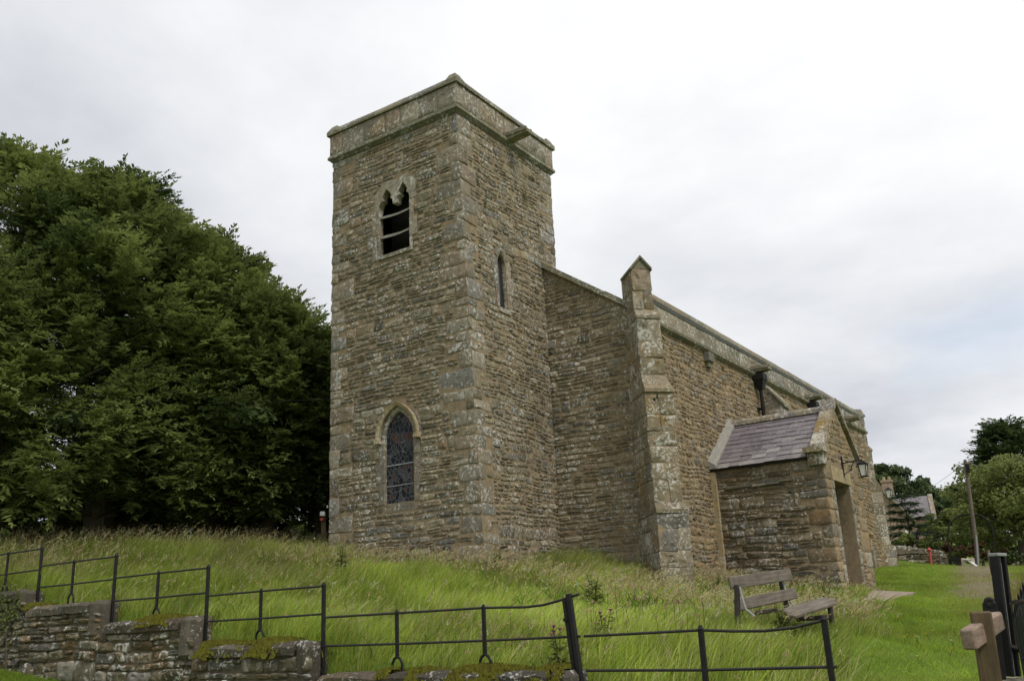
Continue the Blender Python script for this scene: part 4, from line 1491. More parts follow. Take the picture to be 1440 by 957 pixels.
ss = MB(); ss.box((XP0 + DX0 - .15, YP - .3, -.1), (XP0 + DX1 + .15, YP + .4, .13)); ss.build('door_step', 'dressed', pw)
# ledge stone line on the west wall
lg = MB()
for i in range(5):
    a = 0.36 + i * .33; z = 2.56 + .012 * (i % 2) - .006 * i + (.05 if i == 4 else 0)
    lg.prism([(a, z), (a + .32, z), (a + .32, z + .05), (a, z + .06)], frPW, 0, .07)
lg.build('drip_ledge', 'coping', pw)
dr = MB()
nplk = 6
for i in range(nplk):
    a = DX0 + (DX1 - DX0) * i / nplk; b = DX0 + (DX1 - DX0) * (i + 1) / nplk
    dr.prism([(a + .003, DZ0), (b - .003, DZ0), (b - .003, DZ1), (a + .003, DZ1)], frPS, -.40, -.34 - .004 * (i % 2))
door = dr.build('porch_door', 'door', church)
kn = MB()
hx = XP0 + DX0 + (DX1 - DX0) * .5
kn.tube([(hx + .09 * math.cos(a), YP + .325, 1.35 + .09 * math.sin(a)) for a in np.linspace(0, 2 * math.pi, 13)], .014, 6)
kn.box((hx - .035, YP + .31, 1.40), (hx + .035, YP + .345, 1.52))
kn.build('door_ring', 'iron', door)
kh = MB(); kh.box((hx + .13, YP + .315, .42), (hx + .19, YP + .345, .60)); kh.build('keyhole_plate', 'iron', door)

# porch roof: real slates in courses
rm = MB()
sl_ = MB()
for sgn in (-1, 1):
    xe_ = XP0 - .10 if sgn < 0 else XP1 + .10
    ze_ = PZE - .06
    xr, zr = PX, PZA - .03
    A = np.array([xe_, YN, ze_]); B = np.array([xe_, YP + .20, ze_]); C2 = np.array([xr, YP + .20, zr]); D2 = np.array([xr, YN, zr])
    n_ = np.cross(B - A, D2 - A); n_ = n_ / np.linalg.norm(n_); n_ = n_ if n_[2] > 0 else -n_
    rm.hexa([A - n_ * .06, B - n_ * .06, C2 - n_ * .06, D2 - n_ * .06, A, B, C2, D2])
    upd = (D2 - A); Ls = np.linalg.norm(upd); upd /= Ls
    al = np.array([0, -1., 0]); La = YN - (YP + .20)
    rows = 10
    for r_ in range(rows):
        s0 = Ls * r_ / rows - .02; s1 = min(Ls * (r_ + 1.9) / rows, Ls)
        u = -random.uniform(0, .2)
        while u < La:
            ww = random.uniform(.22, .38)
            ua, ub = max(u, 0) + .003, min(u + ww, La) - .003
            if ub - ua > .03:
                j = random.uniform(-.012, .012)
                P = [A + al * ua + upd * (s0 + j), A + al * ub + upd * (s0 + j), A + al * ub + upd * s1, A + al * ua + upd * s1]
                lift0 = .034 + random.uniform(0, .012); lift1 = .012
                bot = [P[0] + n_ * (lift0 - .012), P[1] + n_ * (lift0 - .012), P[2] + n_ * (lift1 - .012), P[3] + n_ * (lift1 - .012)]
                top = [P[0] + n_ * lift0, P[1] + n_ * lift0, P[2] + n_ * lift1, P[3] + n_ * lift1]
                if sgn > 0:
                    bot, top = bot[::-1], top[::-1]
                sl_.hexa(bot + top, (min(1, max(0, random.gauss(.45, .22) + (.3 if r_ < 2 else 0))), .5, .5))
            u += ww
pro = rm.build('porch_roof', 'dark', church)
sl_.build('slate_courses', 'slate', pro)
rt = MB()
y = YN - .0
while y > YP + .3:
    y2 = max(y - .45, YP + .20)
    n8 = 7
    vs = []
    for yy in (y - .003, y2 + .003):
        for i in range(n8):
            a = math.pi * i / (n8 - 1)
            vs.append((PX + .15 * math.cos(a), yy, PZA - .07 + .17 * math.sin(a)))
    rt.add(vs, [(i, i + 1, n8 + i + 1, n8 + i) for i in range(n8 - 1)] + [tuple(range(n8))[::-1], tuple(range(n8, 2 * n8))])
    y = y2
rt.build('ridge_tile', 'dressed', pro)
fl = MB()
for sgn in (-1, 1):
    xe_ = XP0 - .14 if sgn < 0 else XP1 + .14
    for i in range(6):
        f0, f1 = i / 6, (i + 1) / 6
        xa, za = xe_ + (PX - xe_) * f0, PZE - .05 + (PZA - PZE + .02) * f0
        xb, zb_ = xe_ + (PX - xe_) * f1, PZE - .05 + (PZA - PZE + .02) * f1
        q = [(xa, YN - .20, za), (xb, YN - .20, zb_), (xb, YN + .0, zb_), (xa, YN + .0, za)]
        fl.hexa(q + [(x_, y_, z_ + (.08 if k_ < 2 else .22)) for k_, (x_, y_, z_) in enumerate(q)])
fl.build('mortar_flashing', 'louvre', pro)
# gable coping and kneelers
gc = MB()
for sgn in (-1, 1):
    xe_ = XP0 - .06 if sgn < 0 else XP1 + .06
    nst = 4
    for i in range(nst):
        f0, f1 = i / nst, (i + 1) / nst
        xa, za = xe_ + (PX - xe_) * f0, PZE + .14 + (PZA - PZE) * f0
        xb, zb_ = xe_ + (PX - xe_) * f1, PZE + .14 + (PZA - PZE) * f1
        q = [(xa, YP - .09, za), (xb, YP - .09, zb_), (xb, YP + .23, zb_), (xa, YP + .23, za)]
        if sgn > 0: q = q[::-1]
        j = .012 * (i % 2)
        gc.hexa([(x_, y_, z_ - .03) for x_, y_, z_ in q] + [(x_, y_, z_ + .09 + j) for x_, y_, z_ in q])
    # body of the raised gable edge between wall top and coping
    xa, xb = xe_ + (.06 if sgn < 0 else -.06), PX
    q = [(xa, YP + .012, PZE - .05), (xb, YP + .012, PZA - .05), (xb, YP + .20, PZA - .05), (xa, YP + .20, PZE - .05)]
    if sgn > 0: q = q[::-1]
    gc.hexa(q + [(x_, y_, z_ + .17) for x_, y_, z_ in q])
    # kneeler
    kx = XP0 if sgn < 0 else XP1
    a, b = (kx - .26, kx + .16) if sgn < 0 else (kx - .16, kx + .26)
    gc.box((a, YP - .10, PZE + .02), (b, YP + .36, PZE + .14))
    a, b = (kx - .14, kx + .14) if sgn < 0 else (kx - .14, kx + .14)
    gc.box((a, YP - .05, PZE - .26), (b, YP + .30, PZE + .017))
gc.build('gable_coping', 'buttress', pro)
# cement fillet / old pipe line where porch meets nave
dpp = MB(); dpp.box((XP0 - .11, YN - .14, .1), (XP0 + .02, YN - .0, PZE - .12)); dpp.build('mortar_fillet', 'dressed_ochre', church)

# ------------------------------------------------------------------ wall lantern on its bracket
lan_t = thing('wall_lantern', 'black metal lantern with pale panes on a bracket above the porch door', 'lantern', (8.02, YP - .03, 3.0))
bk = MB()
LXx, LY = 8.02, YP - .50
zA = 3.05
bk.box((8.0, YP - .05, 2.72), (8.04, YP - .02, 3.22))
bk.tube([(8.02, YP - .04, zA), (8.02, LY, zA + .02)], .016, 6)
bk.tube([(8.02, YP - .04, 2.78), (8.02, YP - .2, 2.85), (8.02, YP - .30, zA)], .011, 6)
bk.tube([(8.02, LY + .02 + .05 * math.cos(a), zA + .07 + .05 * math.sin(a)) for a in np.linspace(-1.5, 3.6, 9)], .009, 6)
bk.build('bracket', 'iron', lan_t)
lt = MB()
zt = zA - .04
for sx in (-1, 1):
    for sy in (-1, 1):
        lt.hexa([(LXx + sx * .062 - .010, LY + sy * .062 - .010, zt - .32), (LXx + sx * .062 + .010, LY + sy * .062 - .010, zt - .32), (LXx + sx * .062 + .010, LY + sy * .062 + .010, zt - .32), (LXx + sx * .062 - .010, LY + sy * .062 + .010, zt - .32),
                 (LXx + sx * .088 - .010, LY + sy * .088 - .010, zt - .06), (LXx + sx * .088 + .010, LY + sy * .088 - .010, zt - .06), (LXx + sx * .088 + .010, LY + sy * .088 + .010, zt - .06), (LXx + sx * .088 - .010, LY + sy * .088 + .010, zt - .06)])
lt.box((LXx - .075, LY - .075, zt - .345), (LXx + .075, LY + .075, zt - .321))
lt.box((LXx - .105, LY - .105, zt - .06), (LXx + .105, LY + .105, zt - .04))
lt.hexa([(LXx + a * .115, LY + b * .115, zt - .038) for a, b in ((-1, -1), (1, -1), (1, 1), (-1, 1))] + [(LXx + a * .025, LY + b * .025, zt + .045) for a, b in ((-1, -1), (1, -1), (1, 1), (-1, 1))])
lt.build('lantern_frame', 'iron', lan_t)
lg = MB()
lg.hexa([(LXx + a * .054, LY + b * .054, zt - .318) for a, b in ((-1, -1), (1, -1), (1, 1), (-1, 1))] + [(LXx + a * .079, LY + b * .079, zt - .065) for a, b in ((-1, -1), (1, -1), (1, 1), (-1, 1))])
lg.build('lantern_glass', 'lampglass', lan_t)

# ------------------------------------------------------------------ flagstone at the porch door
fs = MB()
P4 = [at(1213, 843, 19.6), at(1243, 844, 20.2), at(1288, 832, 24.5), at(1226, 829, 23.4)]
fs.hexa([(*p[:2], p[2] - .10) for p in P4] + [tuple(p) for p in P4])
tag(fs.build('flagstone', 'slab'), 'worn flat paving slab on the grass outside the porch door', 'paving slab')

# ------------------------------------------------------------------ retaining wall, railing
FX = -5.86
PY = [8.5, 7.3, 6.03, 4.93, 3.91, 2.72, 1.59, .41, -.75, -1.97, -3.24, -4.57, -5.85, -7.25, -8.49]
# bays between tall posts; (y_start, y_end, coping z)
BAYS = [(9.7, 7.3, .98), (7.3, 4.93, .64), (4.93, 2.72, .34), (2.72, .41, .0), (.41, -1.97, -.40), (-1.97, -5.85, -.80), (-5.85, -8.7, -1.15)]
rw = thing('retaining_wall', 'stepped dry stone retaining wall with thick coping stones below the railing', 'stone wall', (FX, 1.0, -1.3))
core = MB(); st = MB()
XF, XB = -6.06, -5.62
frR = planar((XF, 9.7, 0), (0, -1, 0), (0, 0, 1))
for i, (ya, yb, zc_) in enumerate(BAYS):
    lo = -2.0
    core.box((XF, yb + .12, lo), (XB, ya - .001, zc_ - .16)); core.box((XF + .01, yb, lo), (XB - .01, yb + .119, zc_ - .52))
    o_ = [(9.7 - ya, max(lo, zc_ - 1.6)), (9.7 - yb, max(lo, zc_ - 1.6)), (9.7 - yb, zc_ - .17), (9.7 - ya, zc_ - .17)]
    rs = courses(o_, [], (.09, .19), (.16, .5), 80 + i, .25)
    stones_mesh(st, frR, rs, (.01, .055), .016, .018, (.015, .045), .02, .014, 80 + i)
core.build('wall_core', 'mortar_dark', rw)
st.build('stone_courses', 'field', rw)
g = random.Random(17)
for i, (ya, yb, zc_) in enumerate(BAYS):
    # heavy half-round coping stones, and an upright end stone at the step
    yend = yb + .02
    ups = .26
    y = ya - (.16 if i else 0)
    stop = yend + ups
    while y > stop + .05:
        L_ = min(g.uniform(.75, 1.05), y - stop)
        if y - L_ - stop < .35: L_ = y - stop
        c = MB()
        ya_, yb_ = y - .006, y - L_ + .006
        prof = [(XF - .07, zc_ - .16), (XF - .085, zc_ - .05), (XF - .02, zc_ + .0), (XF + .14, zc_ + .015), (XB - .05, zc_ - .0), (XB + .02, zc_ - .08), (XB + .02, zc_ - .16)]
        n_ = len(prof)
        vs = []
        K = 6
        for q in range(K):
            yy = ya_ + (yb_ - ya_) * q / (K - 1)
            for k_, (x_, z_) in enumerate(prof):
                jj = .012 if 0 < k_ < n_ - 1 else .005
                ins = .02 if q in (0, K - 1) and 0 < k_ < n_ - 1 else 0
                vs.append((x_ + g.uniform(-jj, jj) + (ins if k_ < 3 else 0), yy, z_ + g.uniform(-jj, jj) - ins))
        F = [tuple(range(n_)), tuple(range((K - 1) * n_, K * n_))[::-1]]
        for q in range(K - 1):
            for k_ in range(n_):
                F.append((q * n_ + k_, (q + 1) * n_ + k_, (q + 1) * n_ + (k_ + 1) % n_, q * n_ + (k_ + 1) % n_))
        c.add(vs, F)
        c.build('coping_stone', 'wallcope', rw)
        y -= L_
    c = MB()
    c.bevbox((XF + .16, yend + ups / 2, zc_ - .275), (1, 0, 0), (0, 1, 0), (0, 0, 1), .225, ups / 2 - .005, .285, .06, jit=.022)
    c.build('end_stone', 'wallcope', rw)

# moss cushions: small upright tufts on the coping
mv, mf = [], []
cnt = 0
for (ya, yb, zc_, dens, spill) in ((2.0, .75, .0, 1.0, .02), (.2, -1.45, -.40, 1.0, .10), (-2.9, -3.3, -.80, .7, .0), (-3.6, -5.75, -.80, 1.2, .12), (4.9, 4.5, .34, .5, 0)):
    N = int(2600 * (ya - yb) * dens)
    yy = rng.uniform(yb, ya, N); xx = XF + .02 + rng.uniform(-.10 - spill, .36, N)
    lump = np.sin(yy * 5.3 + 1.2) * .5 + np.sin(yy * 11.7 + xx * 9) * .3 + .5 - np.abs(xx - (XF + .1)) * 1.2
    k_ = (lump + rng.normal(0, .16, N)) > .26
    yy, xx, lump = yy[k_], xx[k_], lump[k_]
    zz = zc_ + .0 + np.clip(lump, 0, 1) * .05 - np.clip(XF + .0 - xx, 0, 1) * 1.1
    for q in range(len(yy)):
        a = rng.uniform(0, 6.28); r_ = rng.uniform(.012, .026); h_ = rng.uniform(.02, .045)
        b0 = len(mv)
        mv += [(xx[q] + r_ * math.cos(a), yy[q] + r_ * math.sin(a), zz[q] - .012), (xx[q] + r_ * math.cos(a + 2.1), yy[q] + r_ * math.sin(a + 2.1), zz[q] - .012), (xx[q] + r_ * math.cos(a + 4.2), yy[q] + r_ * math.sin(a + 4.2), zz[q] - .012), (xx[q] + rng.uniform(-.01, .01), yy[q] + rng.uniform(-.01, .01), zz[q] + h_)]
        mf += [(b0, b0 + 1, b0 + 3), (b0 + 1, b0 + 2, b0 + 3), (b0 + 2, b0, b0 + 3)]
me = bpy.data.meshes.new('moss'); me.from_pydata(mv, [], mf); me.materials.append(M['moss'])
tag(link('moss', me), 'yellow green moss growing over the coping stones', 'moss', kind='stuff')

# railing
rail = thing('iron_railing', 'black two-bar iron railing stepping down along the top of the retaining wall', 'railing', (FX, 1.0, -.6))
RS = .355


def bar_post(x, y, z0, z1, fork=False, r=.024, tilt=0.0, heavy=False):
    p = MB()
    tx = tilt * (z1 - z0)
    if fork:
        zf = z0 + .17
        p.bevbox((x, y, (zf + z1) / 2), (1, 0, 0), (0, 1, 0), (0, 0, 1), .015, .024, (z1 - zf) / 2, .005)
        for sg in (-1, 1):
            p.tube([(x, y + sg * .0, zf + .015), (x, y + sg * .045, zf - .01), (x, y + sg * .075, zf - .06), (x, y + sg * .085, z0 - .02)], .017, 7)
        p.tube([(x, y, z1 - .01), (x, y, z1 + .022)], [.028, .012], 8)
    elif heavy:
        up = np.array([0, tilt, 1.0]); up /= np.linalg.norm(up); ay = np.cross(up, (1, 0, 0))
        c = np.array([x, y, z0]) + up * (z1 - z0) / 2
        p.bevbox(c, (1, 0, 0), ay, up, .03, .03, (z1 - z0) / 2, .008)
        c2 = c + ay * (.062) * (1 if ay[1] > 0 else -1) - up * .03
        p.bevbox(c2, (1, 0, 0), ay, up, .022, .024, (z1 - z0) / 2 - .03, .006)
        for f in (.30, .80):
            q = c2 + up * ((f - .5) * (z1 - z0)) + np.array([-.02, 0, 0])
            p.tube([q, q + np.array([-.04, 0, 0])], .022, 8)
    else:
        p.bevbox((x, y, (z0 + z1) / 2), (1, 0, 0), (0, 1, 0), (0, 0, 1), .018, .029, (z1 - z0) / 2, .006)
        p.tube([(x, y, z1 - .01), (x, y, z1 + .03)], [.036, .014], 8)
    p.build('post', 'iron', rail)


def rail_bar(pts):
    b = MB()
    b.tube(pts, .0145, 8)
    b.build('rail', 'railtop', rail)


def railz(i, top):
    return BAYS[i][2] + .335 + (RS if top else 0)


tall = [7.3, 4.93, 2.72, .41, -1.97, -5.85]
for i in range(1, 7):
    ya, yb, zc_ = BAYS[i]
    zb_, zt_ = railz(i, False), railz(i, True)
    if i < 5:
        rail_bar([(FX, ya, zb_), (FX, (ya + yb) / 2, zb_ - .006), (FX, yb, zb_)])
        rail_bar([(FX, ya, zt_), (FX, (ya + yb) / 2, zt_ + .004), (FX, yb, zt_)])
    elif i == 5:
        rail_bar([(FX, ya, zb_), (FX, -3.3, zb_ - .008), (FX, -4.57, zb_ - .008), (FX, yb, zb_)])
        rail_bar([(FX, ya, zt_), (FX, -3.24, zt_ + .0), (FX, -4.57, zt_ + .0), (FX, -4.85, zt_ - .008), (FX, -5.15, zt_ - .02), (FX, -5.4, zt_ - .008), (FX, -5.62, zt_ + .03), (FX, yb - .02, zt_ + .085)])
    else:
        rail_bar([(FX, ya - .05, zb_), (FX, -7.25, zb_ - .012), (FX, -8.55, zb_ - .0)])
        rail_bar([(FX, ya - .05, zt_ - .005), (FX, -6.5, zt_ + .0), (FX, -7.25, zt_ + .01), (FX, -7.6, zt_ - .012), (FX, -7.9, zt_ - .02), (FX, -8.2, zt_ + .0), (FX, -8.49, zt_ + .055)])
for k, y in enumerate(tall[:-1]):
    i = k + 1                                    # bay to the left of this post is BAYS[k], right is BAYS[k+1]
    bar_post(FX, y, BAYS[k + 1][2] - .08, railz(k + 0, True) + .02 if k else railz(0, True))
bar_post(FX - .02, -5.86, BAYS[6][2] - .05, railz(5, True) + .10, heavy=True, tilt=.095)
for y, i in ((6.03, 1), (3.91, 2), (1.59, 3), (-.75, 4), (-3.24, 5), (-4.57, 5)):
    bar_post(FX, y, BAYS[i][2] - .005, railz(i, True) + .02, fork=True)
bar_post(FX, -7.25, -1.5, railz(6, True) + .03)
bar_post(FX, -8.49, -1.6, railz(6, True) + .07)

# ------------------------------------------------------------------ broken bench
bx_a = np.array(at(1028, 815, 12.0)); bx_b = np.array(at(1110, 805, 13.4))
bench = thing('garden_bench', 'broken weathered timber bench with two back slats and a tilted seat plank', 'bench', (bx_a[0], bx_a[1], Hs(bx_a[0], bx_a[1])))


def slat(name, p, q, up, thick, hgt, mat='bench', jit=.004):
    p, q = np.array(p), np.array(q)
    ax = q - p; L = np.linalg.norm(ax); ax /= L
    up = np.array(up, float); up -= ax * (up @ ax); up /= np.linalg.norm(up)
    side = np.cross(ax, up)
    s_ = MB()
    s_.bevbox((0, 0, 0), (1, 0, 0), (0, 1, 0), (0, 0, 1), L / 2, thick / 2, hgt / 2, .008, jit=jit)
    o = s_.build(name, mat, bench, local=True)
    mtx = Matrix((( ax[0], side[0], up[0], 0), (ax[1], side[1], up[1], 0), (ax[2], side[2], up[2], 0), (0, 0, 0, 1)))
    # side = ax x up -> y axis must keep right-handedness
    mtx = Matrix(((ax[0], -side[0], up[0], 0), (ax[1], -side[1], up[1], 0), (ax[2], -side[2], up[2], 0), (0, 0, 0, 1)))
    c = (p + q) / 2 - np.array(WL(bench))
    o.matrix_local = Matrix.Translation(c) @ mtx
    return o


slat('back_slat', at(1026, 819, 12.0), at(1112, 807, 13.3), (-.1, .18, 1), .035, .145)
slat('back_slat', at(1034, 851, 12.0), at(1119, 833, 13.3), (-.1, .18, 1), .035, .14)
slat('seat_plank', at(1102, 861, 12.35), at(1167, 842, 13.2), (-.12, -.15, 1), .20, .04)
slat('seat_plank', at(1113, 866, 12.15), at(1171, 847, 13.0), (-.12, -.15, 1), .12, .04)
pA, pB = at(1036, 822, 12.02), at(1036, 888, 12.0)
slat('back_leg', (pB[0], pB[1], pB[2] - .15), pA, (1, 0, 0), .055, .07, 'bench_leg')
pA, pB = at(1097, 812, 13.25), at(1110, 868, 13.25)
slat('back_leg', (pB[0], pB[1], pB[2] - .1), pA, (1, 0, 0), .055, .07, 'bench_leg')
pA, pB = at(1166, 843, 13.15), at(1170, 880, 13.15)
slat('front_leg', (pB[0], pB[1], pB[2] - .2), pA, (1, 0, 0), .05, .07, 'bench_leg')
slat('stretcher', at(1120, 870, 12.9), at(1166, 867, 13.14), (0, 0, 1), .04, .055, 'bench_leg')
slat('seat_rail', at(1060, 861, 12.1), at(1093, 857, 12.4), (0, 0, 1), .04, .05, 'bench_leg')
for (a, b, c_, d_) in (((1040, 824, 11.98), (1043, 838, 11.97), (1049, 856, 11.95), (1062, 866, 11.9)), ((1101, 817, 13.2), (1104, 828, 13.2), (1109, 842, 13.15), (1118, 852, 13.1))):
    br = MB()
    br.tube([at(*a), at(*b), at(*c_), at(*d_)], .013, 6)
    br.build('iron_brace', 'grey_steel', bench)

# ------------------------------------------------------------------ wooden post with rail stub, steel gate post, bow railing
def ubox(mbx, px_t, px_b, D, w_, dpt, extra=0.0):
    """upright timber from pixel top to pixel bottom at distance D"""
    t_, b_ = at(*px_t, D), at(*px_b, D)
    up = t_ - b_; L = np.linalg.norm(up); up /= L
    vd = np.array([*(t_ - CAM)[:2], 0]); vd /= np.linalg.norm(vd)
    ax = np.cross(vd, up); ax /= np.linalg.norm(ax); ay = np.cross(up, ax)
    b_ = b_ - up * extra; L += extra
    mbx.bevbox((t_ + b_) / 2, ax, ay, up, w_ / 2, dpt / 2, L / 2, .01, jit=.004)


wp_b = at(1392, 957, 6.3)
wpost = thing('wooden_gatepost', 'old brown wooden post with a pale sawn rail stub beside the black gate post', 'wooden post', (wp_b[0], wp_b[1], -1.3))
p = MB(); ubox(p, (1378, 859), (1395, 970), 6.3, .115, .12, .5); p.build('timber_post', 'oldwood', wpost)
p = MB()
a, b = np.array(at(1362, 899, 6.02)), np.array(at(1402, 872, 6.75))
ax = b - a; L = np.linalg.norm(ax); ax /= L
side = np.cross(ax, (0, 0, 1)); side /= np.linalg.norm(side)
p.bevbox((a + b) / 2 + side * .0, ax, side, np.cross(side, ax), L / 2, .038, .055, .010, jit=.003); p.build('rail_stub', 'newwood', wpost)

gp_b = at(1424, 950, 7.3)
PLZ = gp_b[2]
gpost = thing('steel_gatepost', 'tall black steel channel gate post with a grey cap on the right', 'gate post', tuple(gp_b))
vd = np.array([*(gp_b - CAM)[:2], 0]); vd /= np.linalg.norm(vd)
rt_ = np.cross(vd, (0, 0, 1))
tp = at(1403, 782, 7.3)
upd = tp - gp_b; Lg = np.linalg.norm(upd); upd /= Lg
mid = (tp + gp_b) / 2
ax = np.cross(vd, upd); ax /= np.linalg.norm(ax); ay = np.cross(upd, ax)
# rotate the section a little so that its web shows
ca, sa = math.cos(.85), math.sin(.85)
sx, sy = ax * ca + ay * sa, -ax * sa + ay * ca
p = MB(); p.bevbox(mid - sx * .030, sx, sy, upd, .010, .036, Lg / 2, .002); p.build('flange', 'iron', gpost)
p = MB(); p.bevbox(mid + sx * .030, sx, sy, upd, .010, .036, Lg / 2, .002); p.build('flange', 'iron', gpost)
p = MB(); p.bevbox(mid - sy * .0, sx, sy, upd, .024, .006, Lg / 2 - .003, .001); p.build('web_plate', 'grey_steel', gpost)  # pale web stands in for light reflected along the black post
p = MB(); p.bevbox(tp + upd * .012, sx, sy, upd, .044, .040, .010, .003); p.build('cap_plate', 'grey_steel', gpost)
p = MB()
q0 = gp_b + ax * -.05 + upd * .04
p.tube([gp_b + upd * .16 - ax * .14, gp_b + upd * .19 - ax * .02, gp_b + upd * .16 + ax * .10, gp_b + upd * .02 + ax * .17, gp_b - upd * .06 + ax * .19], .022, 8)
p.build('scroll_foot', 'iron', gpost)
p = MB()
lp = np.array(at(1398, 900, 7.2)); p.bevbox(lp, ax, ay, upd, .045, .012, .24, .004)
p.tube([lp + upd * .24 + ax * .022 * math.cos(t_) + upd * .022 * math.sin(t_) for t_ in np.linspace(0, 6.28, 9)], .018, 7)
p.build('latch_plate', 'iron', gpost)

# bow-top railing running towards the viewer on the right
bow = thing('bow_top_railing', 'black bow-top railing of closely set hoops at the right edge', 'railing', tuple(at(1432, 930, 7.2)))
r0 = np.array(at(1433, 900, 7.15)); r1 = np.array(at(1492, 900, 5.4))
d_ = (r1 - r0)[:2]; Lb = np.linalg.norm(d_); d_ /= Lb
nb = 12
tops = [829, 816, 804, 795, 787]
for i in range(nb):
    f = i / (nb - 1)
    px = 1420 + (1475 - 1420) * f
    o0 = r0[:2] + d_ * (Lb * f)
    zt_ = -.36 + .22 * math.sin(min(1, f * 1.2) * math.pi / 2)
    c = MB()
    w_ = .055
    lat = d_ * 1.0
    def PP(s_, z_): return (o0[0] + lat[0] * s_, o0[1] + lat[1] * s_, z_)
    path = [PP(-w_, PLZ - .05), PP(-w_, zt_ - .08)] + [PP(-w_ * math.cos(t_), zt_ - .08 + w_ * math.sin(t_)) for t_ in np.linspace(.3, math.pi - .3, 6)] + [PP(w_, zt_ - .08), PP(w_, PLZ - .05)]
    c.tube(path, .0085, 7)
    c.build('hoop', 'iron_gloss', bow)
for dz in (.12, .46):
    c = MB(); c.tube([(r0[0], r0[1], PLZ + dz), (r1[0], r1[1], PLZ + dz + .02)], .016, 7); c.build('rail', 'iron_gloss', bow)
pl = MB()
n2d = np.array([-d_[1], d_[0]])
for i in range(4):
    s0, s1 = (i * .62 - .35), (i + 1) * .62 - .36
    q = [r0[:2] + d_ * s0 + n2d * .17, r0[:2] + d_ * s1 + n2d * .17, r0[:2] + d_ * s1 - n2d * .17, r0[:2] + d_ * s0 - n2d * .17]
    pl.hexa([(*x_, -1.9) for x_ in q] + [(*x_, PLZ - .012 + random.uniform(-.008, .008)) for x_ in q])
tag(pl.build('kerb_stones', 'coping'), 'low plinth of stone blocks carrying the bow-top railing', 'stone plinth')


# ------------------------------------------------------------------ foliage generators
def quads_obj(name, V, col, mat, parent=None, local=False):
    """V: (n,4,3)"""
    mbx = MB()
    n = len(V)
    mbx.big.append((V.reshape(-1, 3), np.arange(n * 4).reshape(n, 4), np.stack([col, col, col], 1), False))
    return mbx.build(name, mat, parent, local)


def unit(v):
    return v / (np.linalg.norm(v, axis=-1, keepdims=True) + 1e-9)


def spray_template(L, npairs, shoot, w_, g):
    """flat frond along +x: list of kite quads"""
    Q = []
    for i in range(npairs):
        x = L * (.12 + .88 * i / npairs)
        sl_len = shoot * (1 - .6 * i / npairs) * g.uniform(.5, 1.45)
        for sg in (-1, 1):
            if g.random() < .18: continue
            a = sg * (0.7 + g.uniform(-.45, .45)); dv = np.array([math.cos(a), math.sin(a), g.uniform(-.25, .15)])
            b = np.array([x, 0, -.18 * (x / L) ** 2 * L])
            t = b + dv * sl_len
            pn = np.array([-dv[1], dv[0], g.uniform(-.5, .5)]) * w_ / 2
            m_ = b + dv * sl_len * .55
            Q.append([b, m_ - pn, t, m_ + pn])
    b = np.array([L * .8, 0, -.12 * L]); t = np.array([L * 1.08, 0, -.2 * L])
    Q.append([b, (b + t) / 2 + (0, w_ / 2, 0), t, (b + t) / 2 - (0, w_ / 2, 0)])
    return np.array(Q)


def place_sprays(pos, dirs, ups, scale, temps, g):
    out, idx = [], []
    which = g.integers(0, len(temps), len(pos))
    ax = unit(dirs)
    ay = unit(np.cross(ups, ax)); az2 = np.cross(ax, ay)
    for k_, T in enumerate(temps):
        sel = np.where(which == k_)[0]
        if not len(sel): continue
        R3 = np.stack([ax[sel], ay[sel], az2[sel]], -1)           # (m,3,3)
        V = np.einsum('mij,qkj->mqki', R3, T) * scale[sel][:, None, None, None] + pos[sel][:, None, None, :]
        out.append(V.reshape(-1, 4, 3)); idx.append(np.repeat(sel, T.shape[0]))
    return np.concatenate(out), np.concatenate(idx)


def limb(mbx, p, q, r0, r1, sag=0.0, n=5, g=random):
    p, q = np.array(p, float), np.array(q, float)
    pts = []
    for i in range(n):
        f = i / (n - 1)
        pts.append(p + (q - p) * f + np.array([g.uniform(-1, 1), g.uniform(-1, 1), g.uniform(-.5, .5)]) * .06 * np.linalg.norm(q - p) * math.sin(math.pi * f) + np.array([0, 0, sag * math.sin(math.pi * f)]))
    mbx.tube(pts, [r0 + (r1 - r0) * i / (n - 1) for i in range(n)], 7)


